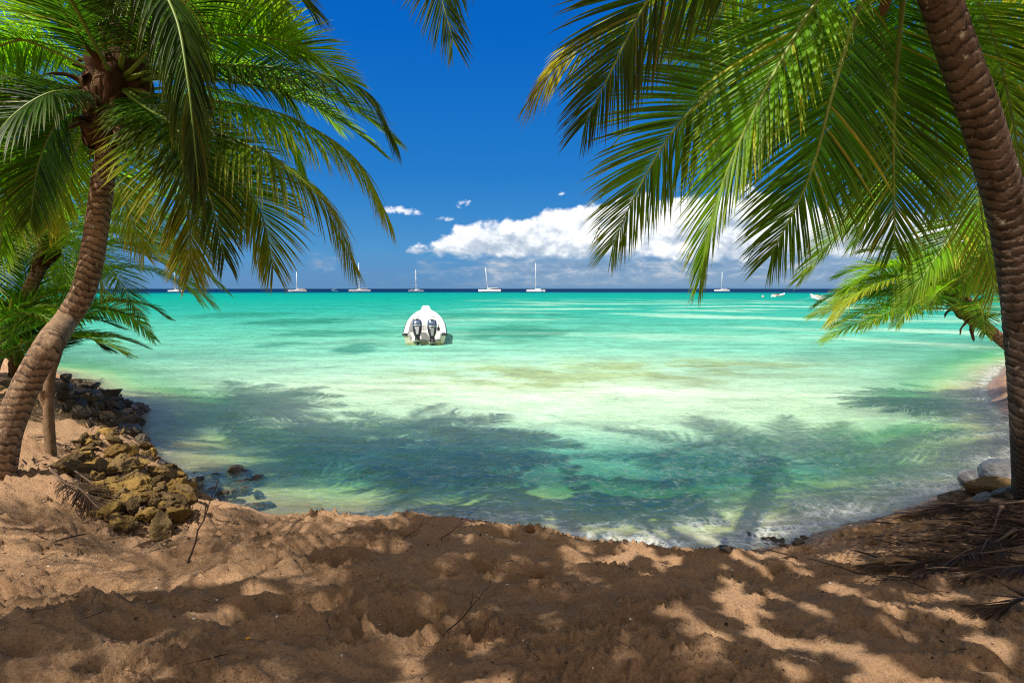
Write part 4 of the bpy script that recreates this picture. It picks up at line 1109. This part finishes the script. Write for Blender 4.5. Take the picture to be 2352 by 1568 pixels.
bo = by.build("mooring_buoy", M_PINK, smooth=True); tag(bo, "faded pink mooring buoy floating left of the small speedboat", "buoy"); qb = onz(1752, 682); bo.location = (qb[0], qb[1], 0)

def catamaran(name, label, u, v, Lm, mast, heading, beam=None, cabin=1.0, awning=False, bag=False, rake=0.0, spreaders=2, aft=.0, people=0, seed=0, cat="catamaran", mastpos=.52, radar=False):
    root = empty(name); tag(root, label, cat, "catamarans and yachts anchored along the horizon")
    bm_ = beam or Lm * .46
    hl = MB()
    for sx in (-1, 1):
        rings = []
        for s in np.linspace(0, 1, 12):
            w = .075 * Lm * (1 - max(0, (s - .55) / .45) ** 2.2) * (.75 + .25 * min(1, s * 5)) * .5 + .02
            top = .085 * Lm + .012 * Lm * s
            y = (s - .5) * Lm
            rings.append([(sx*bm_/2 - w*.6, y, -.02*Lm), (sx*bm_/2 + w*.6, y, -.02*Lm), (sx*bm_/2 + w, y + .012*Lm*s, top*.6), (sx*bm_/2 + w*.8, y + .02*Lm*s, top), (sx*bm_/2 - w*.8, y + .02*Lm*s, top), (sx*bm_/2 - w, y + .012*Lm*s, top*.6)])
        o_ = MB().loft(rings).build("hull", M_GEL, root, smooth=False)
    MB().box((0, -.02*Lm, .075*Lm), (bm_*.96, .62*Lm, .028*Lm), bev=.01*Lm).build("bridge_deck", M_GEL, root)
    if cabin > 0:
        MB().box((0, -.05*Lm, .105*Lm), (bm_*.66, .34*Lm*cabin, .045*Lm), bev=.015*Lm, taper=(.86, .84)).build("cabin", M_GEL, root)
        MB().box((0, -.05*Lm, .108*Lm), (bm_*.655, .30*Lm*cabin, .018*Lm), taper=(.97, .97)).build("window_band", M_DARKGLASS, root)
    if awning:
        aw = MB().box((0, -.19*Lm, .165*Lm), (bm_*.8, .34*Lm, .012*Lm), bev=.004*Lm).build("awning", M_GEL, root)
        MB().tube([(-bm_*.36, -.34*Lm, .09*Lm), (-bm_*.36, -.34*Lm, .16*Lm)], .004*Lm, 5).tube([(bm_*.36, -.34*Lm, .09*Lm), (bm_*.36, -.34*Lm, .16*Lm)], .004*Lm, 5).tube([(-bm_*.36, -.04*Lm, .09*Lm), (-bm_*.36, -.04*Lm, .16*Lm)], .004*Lm, 5).tube([(bm_*.36, -.04*Lm, .09*Lm), (bm_*.36, -.04*Lm, .16*Lm)], .004*Lm, 5).build("post", M_STEEL, aw)
    if mast > 0:
        my = (mastpos - .5) * Lm
        dy = math.tan(rake) * mast
        mb = MB().tube([(0, my, .09*Lm), (0, my + dy, mast)], [.30, .20], 8).build("mast", M_GEL, root, smooth=True)
        for k in range(spreaders):
            f = (k + 1) / (spreaders + 1) * .95
            MB().tube([(-1.3, my + dy*f, mast*f), (1.3, my + dy*f, mast*f)], .10, 5).build("spreader", M_GEL, mb)
        st = MB()
        for tx, ty in ((-bm_*.48, my - .12*Lm), (bm_*.48, my - .12*Lm), (0, .46*Lm)):
            st.tube([(tx, ty, .09*Lm), (0, my + dy*.96, mast*.96)], .035, 4)
        st.build("stay", M_STEEL, root)
        MB().tube([(0, my - .3, .16*Lm), (0, my - .34*Lm, .155*Lm)], .14, 6).build("boom", M_SAILBAG if bag else M_GEL, root)
        if bag: MB().loft([[(0, my, .22*Lm), (.2, my, .16*Lm), (-.2, my, .16*Lm)], [(0, my - .12*Lm, .185*Lm), (.25, my - .12*Lm, .16*Lm), (-.25, my - .12*Lm, .16*Lm)], [(0, my - .33*Lm, .17*Lm), (.15, my - .33*Lm, .157*Lm), (-.15, my - .33*Lm, .157*Lm)]]).build("sail_bag", M_SAILBAG, root)
    rl = MB()
    for sx in (-1, 1):
        rl.tube([(sx*bm_*.5, k*Lm, .098*Lm + .05*Lm) for k in (-.45, 0, .42)], .03, 4)
        for k in np.linspace(-.45, .42, 8): rl.tube([(sx*bm_*.5, k*Lm, .09*Lm), (sx*bm_*.5, k*Lm, .148*Lm)], .03, 4)
    rl.build("guard_rail", M_STEEL, root)
    if people:
        cu = MB(); g_ = np.random.default_rng(seed)
        for _ in range(people): cu.box((g_.uniform(-.42, .42)*bm_, g_.uniform(-.44, -.08)*Lm, .125*Lm), (.5, .5, 1.0), g_.uniform(0, 3), bev=.1)
        cu.build("deck_cushions", M_ORANGE, root)
    q = onz(u, v); root.location = (q[0], q[1], 0); root.rotation_euler = (0, 0, R(heading)); return root

VW = 669.4
catamaran("catamaran", "faint white catamaran half hidden by the drooping left fronds", 403, VW, 12.5, 20, 80, spreaders=1)
catamaran("catamaran", "white catamaran with orange deck cushions and a thin grey mast, leftmost in open view", 683, VW, 16.5, 19.6, 118, people=14, awning=True, spreaders=1, seed=2)
catamaran("catamaran", "white catamaran with a dark blue sail bag, its tall mast touching the left frond tips", 826, VW, 19, 28.6, 128, awning=True, bag=True, seed=3)
catamaran("catamaran", "small white catamaran lying above the left bow of the motorboat", 956, VW, 14.5, 21.6, 142, cabin=.7, seed=4)
catamaran("catamaran", "white catamaran with a raked mast and a roofed deck of passengers", 1125, VW, 22, 23.8, 88, beam=8, awning=True, rake=R(5), spreaders=0, people=10, seed=5, mastpos=.60)
catamaran("catamaran", "white catamaran with a tall stayed mast, rightmost in front of the cloud bank", 1231, VW, 16.5, 28.4, 65, beam=9, cabin=.8, spreaders=3, seed=6)
catamaran("motor_yacht", "white motor yacht glimpsed through the tip of the folded hanging frond", 1658, VW - .8, 15.5, 22, 95, beam=6, cabin=1.2, awning=True, spreaders=0, seed=7, cat="yacht")
bb = panga("fishing_boat", "small light blue boat with a white canopy between two catamarans", L=5.2, W=1.0, rise=.4, detail=False, hullmat=M_SKYBLUE, cat="boat")
qq = place(bb, 774, VW - .6, 70)
cnp = MB().box((0, 2.2, 1.9), (1.7, 2.2, .10), bev=.03).build("canopy", M_GEL, bb)
MB().tube([(-.7, 1.3, .5), (-.7, 1.3, 1.85)], .04, 5).tube([(.7, 1.3, .5), (.7, 1.3, 1.85)], .04, 5).tube([(-.7, 3.1, .5), (-.7, 3.1, 1.85)], .04, 5).tube([(.7, 3.1, .5), (.7, 3.1, 1.85)], .04, 5).build("canopy_post", M_BLACK, cnp)
bb.scale = (1.3, 1.3, 1.3)

# ------------------------------------------------------------------ rocks
def rock_material(name, c0, c1, c2, wet=0.0):
    m, t = material(name)
    p = t.obj(); rn = t.rnd()
    q = t.vmath('ADD', p, t.comb(rn, rn, rn))
    n1 = t.noise(q, 5, 6, .65); n2 = t.noise(q, 28, 5, .7); v = t.voro(q, 30)
    c = t.mix(t.mrange(n1, .35, .65), c0, c1); c = t.mix(t.mrange(n2, .5, .75), c, c2)
    c = t.mix(t.math('MULTIPLY', t.mrange(v, .22, .05), .75), c, tuple(k * .25 for k in c0))
    c = t.mix(t.mrange(rn, .25, 1, 0, .8), c, tuple(k * .38 for k in c0))
    h = t.math('ADD', n2, t.math('MULTIPLY', t.mrange(v, .0, .3), .6))
    t.out(t.principled(c, .9 - wet * .55, .2 + wet * .3, 0, t.bump(h, .9, .02)))
    return m
M_ROCK = rock_material("ochre_limestone", (.24, .135, .035), (.42, .265, .065), (.54, .40, .16))
M_ROCKB = rock_material("brown_limestone", (.13, .078, .03), (.25, .165, .065), (.36, .27, .14))
M_ROCKD = rock_material("dark_wet_rock", (.055, .038, .024), (.11, .075, .04), (.17, .12, .06), 1.0)
M_ROCKW = rock_material("pale_wet_stone", (.42, .41, .42), (.52, .51, .52), (.60, .60, .60), .7)

def ico():
    import bmesh
    b_ = bmesh.new(); bmesh.ops.create_icosphere(b_, subdivisions=5, radius=1)
    V = np.array([v.co[:] for v in b_.verts]); F = np.array([[v.index for v in f.verts] for f in b_.faces]); b_.free()
    return V, F
IV, IF = ico()
def rock_mesh(seed, smooth_=0.0):
    g_ = np.random.default_rng(seed)
    V = IV.copy()
    for _ in range(11):
        n_ = unit(g_.normal(0, 1, 3)); d = g_.uniform(.48, .85)
        k = V @ n_; V = V - np.where(k > d, (k - d) * (1 - smooth_ * .6), 0)[:, None] * n_
    am = 1 - .75 * smooth_
    V = V * (1 + am * (.26 * fbm3(V * 1.7 + seed, 3, seed) + .20 * fbm3(V * 5 + seed, 3, seed + 1) + .09 * fbm3(V * 14, 3, seed + 2))[:, None])
    V = V * np.array([1, g_.uniform(.65, .95), g_.uniform(.36, .58)])
    return V
PROTO = {}
def rock(name, label, cat, pos, size, mat, variant, rot, group=None, smooth_=0.0, sink=.3):
    key = (variant, mat.name)
    if key not in PROTO:
        o = mk(name, rock_mesh(variant, smooth_), IF, mat); PROTO[key] = o
    else:
        o = PROTO[key].copy(); o.name = name; COL.objects.link(o)
        for k_ in ("group",):
            if k_ in o: del o[k_]
    o.location = (pos[0], pos[1], pos[2] + size * (.5 - sink)); o.scale = (size,) * 3; o.rotation_euler = rot
    tag(o, label, cat, group); return o
g_ = np.random.default_rng(5)
def rot(): return (g_.uniform(-.35, .35), g_.uniform(-.35, .35), g_.uniform(0, 6.28))
BIG = [  # u, v, width in px, label
 (300, 1070, 96, "largest flat ochre rock in the middle of the left rock heap"),
 (195, 1046, 62, "square-edged ochre rock beside the thin dead trunk"),
 (268, 1035, 66, "wedge-shaped ochre rock above the flat rock of the heap"),
 (265, 1128, 58, "steep brown rock with a lit top just below the flat ochre rock"),
 (330, 1105, 50, "dark upright rock leaning under the flat ochre rock"),
 (240, 1178, 64, "tall grey-brown rock near the lower end of the heap"),
 (378, 1160, 42, "small golden rock at the foot of the heap nearest the sand"),
 (372, 1085, 52, "yellow rock at the heap's seaward edge beside a reddish one"),
 (400, 1105, 44, "reddish flat rock touching the water at the heap's edge"),
 (218, 1070, 60, "low ochre slab on the landward side of the heap"),
 (300, 985, 74, "dark boulder at the waterline with foam behind it"),
 (325, 1010, 58, "wet brown boulder standing at the waterline above the heap"),
 (278, 1205, 60, "half-buried ochre rock at the bottom of the heap"),
 (340, 1140, 56, "flat-topped rock between the flat ochre rock and the sand"),
]
for i, (u, v, wpx, lb) in enumerate(BIG):
    P = on_ground(u, v + wpx * .18); d = P[1]
    sz = wpx / FPX * d * .54
    mt = M_ROCKD if lb.startswith(("dark boulder", "wet")) else M_ROCK
    rock("boulder" if wpx > 60 else "rock", lb, "rock", P, sz, mt, 100 + i, rot(), sink=.22)
# the heap itself
poly = [(130, 1050), (190, 1000), (250, 985), (330, 1010), (372, 1050), (440, 1100), (440, 1160), (425, 1205), (360, 1232), (250, 1228), (225, 1165), (190, 1110), (150, 1080)]
def inside(u, v, pg):
    c = False
    for i in range(len(pg)):
        (x1, y1), (x2, y2) = pg[i], pg[i-1]
        if (y1 > v) != (y2 > v) and u < (x2 - x1) * (v - y1) / (y2 - y1) + x1: c = not c
    return c
n_ = 0
while n_ < 165:
    u, v = g_.uniform(110, 440), g_.uniform(980, 1235)
    if not inside(u, v, poly): continue
    P = on_ground(u, v); sz = g_.choice([.06, .09, .125, .165], p=[.3, .35, .25, .1])
    rock("rock", "ochre limestone rock lying loose in the left rock heap", "rock", P, sz, (M_ROCK, M_ROCKB, M_ROCKB)[n_ % 3], 200 + n_ % 12, (g_.uniform(0, 6.28), g_.uniform(-.6, .6), g_.uniform(0, 6.28)), "ochre rocks of the left heap", sink=.15); n_ += 1
poly2 = [(60, 872), (70, 850), (140, 856), (165, 860), (235, 895), (345, 938), (330, 985), (260, 1000), (190, 985), (150, 930)]
n_ = 0
while n_ < 110:
    u, v = g_.uniform(60, 350), g_.uniform(850, 1005)
    if not inside(u, v, poly2): continue
    P = on_ground(u, v); sz = g_.choice([.08, .12, .17, .24], p=[.3, .35, .25, .1])
    rock("rock", "dark wet rock in the shaded bank behind the leaning palm", "rock", P, sz, M_ROCKD, 300 + n_ % 10, (g_.uniform(0, 6.28), g_.uniform(-.6, .6), g_.uniform(0, 6.28)), "dark rocks of the shaded left bank", sink=.2); n_ += 1
# drowned stones in front of the heap
for k in range(34):
    u, v = g_.uniform(400, 610), g_.uniform(1085, 1172)
    P = on_ground(u, v); P[2] = min(P[2], -.02)
    rock("rock", "dark stone lying just under the water off the left rock heap", "rock", P, g_.uniform(.09, .20), M_ROCKD, 300 + k % 10, rot(), "drowned stones off the heap", sink=.62)
for u, v, w_, lb in ((318, 941, 60, "dark wet rock breaking the water farthest out on the left"), (275, 950, 70, "low dark rock shelf at the left water's edge"),
                     (545, 1085, 50, "submerged dark rock off the left heap, farthest from the sand")):
    P = onz(u, v); rock("rock", lb, "rock", P, w_ / FPX * P[1] * .55, M_ROCKD, 400 + int(u) % 5, rot(), sink=.45)
# stones at the foot of the right palm
for i, (u, v, w_, mt, lb) in enumerate([
     (2310, 1100, 120, M_ROCKW, "long pale grey stone washed smooth beside the right palm"), (2345, 1075, 70, M_ROCKW, "pale stone with sun stripes behind the long grey stone"),
     (2240, 1108, 80, M_ROCKW, "rounded pale stone half under the wash left of the long grey stone"), (2275, 1130, 100, M_ROCKB, "yellow-brown low rock in front of the pale stones on the right"),
     (2335, 1128, 60, M_ROCK, "jagged yellow rock touching the right palm's foot"), (2330, 1152, 90, M_ROCKD, "dark rounded rock at the right palm's foot"), (2270, 1156, 80, M_ROCKD, "dark low rock under the yellow-brown one on the right"),
     (2205, 1150, 90, M_ROCKD, "grey-brown rock where the wash meets the sand on the right")]):
    P = on_ground(u, v); rock("stone" if mt is M_ROCKW else "rock", lb, "rock", P, w_ / FPX * P[1] * .55, mt, 500 + i, (g_.uniform(-.15, .15), g_.uniform(-.15, .15), g_.uniform(-.4, .4)), smooth_=.9 if mt is M_ROCKW else .4, sink=.38)
n_ = 0
for k in range(22):
    u = g_.uniform(1640, 1850); v = 1258 - (u - 1640) * .12 + g_.normal(0, 7) - 14 * math.sin((u - 1640) / 40)
    P = on_ground(u, v); rock("rock", "small dark rock in the foaming reef at the sand edge", "rock", P, g_.uniform(.035, .075), M_ROCKD, 300 + k % 10, rot(), "reef rocks at the sand edge", sink=.3)
P = on_ground(1218, 1222); rock("rock", "small orange-brown stone alone at the middle of the waterline", "rock", P, .065, rock_material("rust_stone", (.30, .11, .03), (.42, .17, .05), (.5, .25, .1)), 601, rot(), sink=.1)

# ------------------------------------------------------------------ dead wood and litter
M_WOOD = simple("grey_brown_wood", (.17, .105, .06), .9, .15, var=.5, scale=7, bump=.8)
M_TWIG = simple("dark_twig", (.045, .028, .02), .85, .15, var=.4, scale=20)
P0 = on_ground(118, 1046); dd = P0[1] * cp + (CAM_Z - P0[2]) * sp
root = empty("dead_tree_trunk", tuple(P0)); tag(root, "thin dead trunk propped upright against the leaning left palm", "dead trunk")
inv = Matrix.Translation(-Vector(P0))
C, L_ = spline([P0 - np.array([0, 0, .2]), at(114, 990, dd), at(112, 900, dd), at(122, 840, dd + .03), at(146, 775, dd + .1), at(160, 752, dd + .15)], 70)
VV, FF = tube(C, np.interp(np.linspace(0, 1, 70), [0, .1, .5, .8, 1], [.075, .056, .052, .06, .03]), 20)
VV = VV + .022 * np.stack([fbm3(VV * np.array([9, 9, 2.5]), 4, 1), fbm3(VV * np.array([9, 9, 2.5]), 4, 2), 0 * VV[:, 0]], 1)
mk("trunk", VV, FF, M_WOOD, root)
C, _ = spline([at(110, 935, dd), at(96, 912, dd - .05), at(88, 885, dd - .1)], 14)
VV, FF = tube(C, np.linspace(.05, .012, 14), 9); mk("branch_stub", VV, FF, M_WOOD, root)
for ch in root.children: ch.matrix_parent_inverse = inv

def stick(u, v, ln, ang, tilt=.05, th=.006, label=None, group=None, name="twig", fork=True, mat=None, seed=0):
    r = np.random.default_rng(seed); P = on_ground(u, v)
    n = 9; s = np.linspace(0, 1, n)
    C = np.stack([s * ln * math.cos(ang) + r.normal(0, .02, n) * ln, s * ln * math.sin(ang) + r.normal(0, .02, n) * ln, s * ln * tilt + .012], 1)
    if tilt < .3:
        h_, _ = height(P[0] + C[:, 0], P[1] + C[:, 1]); C[:, 2] = np.maximum.accumulate(h_ - P[2] + .012) if False else (h_ - P[2]).max() * .5 + s * ln * tilt + .014
    mb = MB().tube(C, np.linspace(th, th * .35, n), 6)
    if fork:
        k = n // 2; e = C[k] + np.array([math.cos(ang + .6), math.sin(ang + .6), tilt]) * ln * .3
        mb.tube([C[k], (C[k] + e) / 2 + .01, e], [th * .6, th * .45, th * .25], 5)
    o = mb.build(name, mat or M_TWIG, smooth=True); o.location = tuple(P); tag(o, label, "twig", group); return o
stick(430, 1298, .40, 1.4, 1.3, .008, "dark stick standing upright in the sand below the rock heap", seed=1)
stick(432, 1205, .30, 1.5, 1.2, .005, "short upright stick at the sandy end of the rock heap", seed=2)
stick(1008, 1250, .55, .9, .3, .0045, "long thin twig slanting from the sand at the centre of the waterline", seed=3)
stick(925, 1245, .40, .8, .3, .004, "thin twig at the waterline left of the long slanting one", seed=4)
stick(1020, 1475, .42, .95, .3, .005, "slender twig lying across the footprints in the foreground", seed=5)
stick(2010, 1330, .5, 2.6, .06, .007, "dark forked twig on the sand left of the dry fronds", seed=6)
stick(1830, 1290, .45, 2.5, .06, .006, "dark twig near the small reef on the right", seed=7)
TW = [(90, 1290), (140, 1330), (60, 1300), (115, 1410), (70, 1440), (210, 1395), (240, 1420), (640, 1240), (700, 1330), (760, 1460), (900, 1380), (1180, 1300), (1240, 1530), (1330, 1450), (1450, 1500), (1530, 1390), (1640, 1460), (1750, 1400), (1880, 1490), (1960, 1420), (2080, 1480), (2220, 1500), (2150, 1400), (380, 1480), (520, 1520), (300, 1340)]
for k, (u, v) in enumerate(TW):
    stick(u, v, g_.uniform(.08, .20), g_.uniform(0, 6.28), g_.uniform(.02, .25), g_.uniform(.0015, .003), "short thin twig scattered on the trampled sand", "twigs scattered on the sand", seed=20 + k, fork=k % 3 == 0)

def dry_frond(u0, v0, u1, v1, label, leaf=.30, n=60, seed=0, lift=.06, group=None):
    A_, B_ = on_ground(u0, v0), on_ground(u1, v1)
    C = [A_ + (B_ - A_) * s for s in np.linspace(0, 1, 5)]
    for c in C:
        h_, _ = height(np.array([c[0]]), np.array([c[1]])); c[2] = h_[0] + lift
    C = np.array(C); C[0, 2] += .03
    o = frond(list(C), None, leaf=leaf, n=n, droop=.12, vee=.02, dry=.5, mat=M_LEAF_DRY, ribmat=M_RIB_DRY, gap=.25, width=.008, ang=(45, 12), seed=seed, name="fallen_frond", rib_r=.009)
    tag(o, label, "dry frond", group); return o
dry_frond(2352, 1175, 2085, 1195, "uppermost fallen palm frond at the right palm's foot", seed=1)
dry_frond(2440, 1215, 2140, 1250, "dark fallen frond lying across the sand below the right palm", seed=2, leaf=.36)
dry_frond(2400, 1270, 1985, 1318, "longest fallen frond pointing left in the heap on the right", seed=3, leaf=.36, n=80)
dry_frond(2330, 1240, 2090, 1345, "fallen frond lying steeply across the lower heap on the right", seed=4)
dry_frond(2450, 1300, 2200, 1345, "fallen frond at the bottom right of the heap beside bare sand", seed=5)
dry_frond(2300, 1185, 2250, 1290, "fallen frond crosswise on top of the heap at the right", seed=6)
dry_frond(2470, 1410, 2240, 1415, "short fallen frond alone near the lower right corner", seed=7, leaf=.3, n=30)
dry_frond(120, 1100, 262, 1200, "dark fallen frond between the leaning palm and the rock heap", seed=8, leaf=.35)
dry_frond(150, 1085, 330, 1165, "dry fallen frond lying against the landward rocks", seed=9, leaf=.3)
dry_frond(130, 880, 235, 868, "dry fallen frond at the water behind the leaning palm", seed=10, leaf=.6)

# crumbs of coral, leaf bits and shell: more than anyone could count
mb_v, mb_f, n0_ = [], [], 0
r_ = np.random.default_rng(77)
cnt = 5200
xx = r_.uniform(-5.5, 5.5, cnt); yy_ = r_.uniform(2.4, 8.2, cnt)
dens = fbm2(xx * .8, yy_ * .9, 3, 91) + .35 * (xx > 2.2) * (yy_ > 4) 
hh_, sdd = height(xx, yy_)
okk = (sdd > .15) & (dens > -.12)
xx, yy_, hh_ = xx[okk], yy_[okk], hh_[okk]
octv = np.array([[1, 0, 0], [-1, 0, 0], [0, 1, 0], [0, -1, 0], [0, 0, 1], [0, 0, -1.]])
octf = np.array([[0, 2, 4], [2, 1, 4], [1, 3, 4], [3, 0, 4], [2, 0, 5], [1, 2, 5], [3, 1, 5], [0, 3, 5]])
VV, FF, kind = [], [], []
for i in range(len(xx)):
    s = r_.uniform(.003, .011) * (1.8 if r_.random() < .05 else 1)
    sc = np.array([s * r_.uniform(.7, 1.9), s * r_.uniform(.6, 1.3), s * r_.uniform(.3, .8)])
    a = r_.uniform(0, 6.28); q = octv * sc + r_.normal(0, s * .15, (6, 3))
    q = np.stack([q[:, 0]*math.cos(a) - q[:, 1]*math.sin(a), q[:, 0]*math.sin(a) + q[:, 1]*math.cos(a), q[:, 2]], 1)
    VV.append(q + np.array([xx[i], yy_[i], hh_[i] + s * .3])); FF.append(octf + 6 * i); kind.append(np.full(6, r_.random()))
m, t = material("litter_crumbs")
k = t.attr('kindv'); c = t.ramp(k, [(0, (.045, .025, .015)), (.35, (.12, .07, .04)), (.6, (.30, .19, .11)), (.86, (.62, .54, .44)), (.97, (.60, .26, .03))], 'CONSTANT')
t.out(t.principled(c, .85, .2))
lt = mk("beach_litter", np.concatenate(VV), np.concatenate(FF), m, None, False, {"kindv": np.concatenate(kind)})
tag(lt, "crumbs of coral, shell and leaf strewn over the sand", "litter", kind="stuff")

VV, FF, kind = [], [], []
sr = np.random.default_rng(9)
for i in range(1500):
    f = sr.random() ** .8
    u, v = 2352 - 330 * (1 - f) * sr.random() ** .6 + sr.normal(0, 30), 1180 + 160 * sr.random() - 40 * f
    if i % 9 == 0: u, v = sr.uniform(1950, 2400), sr.uniform(1140, 1420)
    c = onz(u, v, .35)
    VV.append(c); FF.append(sr.normal(math.pi * .95, .45)); kind.append(sr.random())
CC = np.array(VV); hh_, sdd = height(CC[:, 0], CC[:, 1])
V2, F2, K2 = [], [], []
for i in range(len(CC)):
    if sdd[i] < .12: continue
    ln, wd = sr.uniform(.10, .42), sr.uniform(.0025, .008); a = FF[i]
    d = np.array([math.cos(a), math.sin(a), sr.normal(0, .06)]); sd2 = np.array([-math.sin(a), math.cos(a), sr.normal(0, .5)])
    p0 = np.array([CC[i, 0], CC[i, 1], hh_[i] + sr.uniform(.0, .05)])
    b0 = len(V2) * 8
    q = []
    for k, (s_, w_) in enumerate(((-.5, .5), (-.15, 1), (.2, .8), (.5, .1))):
        e = p0 + d * ln * s_ + np.array([0, 0, .03 * (1 - 4 * s_ * s_) * ln])
        q += [e - sd2 * wd * w_, e + sd2 * wd * w_]
    V2.append(np.array(q)); F2 += [[b0 + 2*k, b0 + 2*k + 1, b0 + 2*k + 3, b0 + 2*k + 2] for k in range(3)]; K2 += [kind[i]] * 8
m, t = material("dark_straw")
c = t.ramp(t.attr('kindv'), [(0, (.02, .012, .009)), (.5, (.05, .028, .018)), (.85, (.10, .055, .032)), (.96, (.30, .20, .12))], 'CONSTANT')
t.out(t.principled(c, .85, .2))
st_ = mk("straw_litter", np.concatenate(V2), np.array(F2), m, None, False, {"kindv": np.array(K2)})
tag(st_, "matted dark straw of shredded palm leaves under the right palm", "straw", kind="stuff")

V3, F3_, K3 = [], [], []
sr = np.random.default_rng(19)
for i in range(1500):
    if i % 5 < 3: u, v = sr.uniform(125, 430), sr.uniform(985, 1235); pg = poly
    else: u, v = sr.uniform(110, 345), sr.uniform(862, 1000); pg = poly2
    if not inside(u + sr.normal(0, 8), v + sr.normal(0, 8), pg): continue
    P = on_ground(u, v) if i % 4 == 0 else P + np.array([sr.normal(0, .12), sr.normal(0, .12), 0])
    hq, sq = height(np.array([P[0]]), np.array([P[1]]))
    if sq[0] < .02: continue
    p0 = np.array([P[0], P[1], hq[0] + sr.uniform(.0, .03)]); a = sr.uniform(0, 6.28); ln, wd = sr.uniform(.06, .26), sr.uniform(.004, .014)
    d = np.array([math.cos(a), math.sin(a), sr.normal(0, .2)]); sd2 = np.array([-math.sin(a), math.cos(a), sr.normal(0, .4)])
    q = []
    for s_, w_ in ((-.5, .5), (-.15, 1), (.2, .8), (.5, .1)):
        e = p0 + d * ln * s_ + np.array([0, 0, .03 * (1 - 4 * s_ * s_) * ln]); q += [e - sd2 * wd * w_, e + sd2 * wd * w_]
    b0 = len(V3) * 8; V3.append(np.array(q)); F3_ += [[b0 + 2*k, b0 + 2*k + 1, b0 + 2*k + 3, b0 + 2*k + 2] for k in range(3)]; K3 += [sr.random()] * 8
lr_ = mk("rock_litter", np.concatenate(V3), np.array(F3_), m, None, False, {"kindv": np.array(K3)})  # leaf litter, strewn dark here also to deepen the shade in the rock gaps
tag(lr_, "dark leaf litter caught between the rocks of the left bank", "litter", kind="stuff")
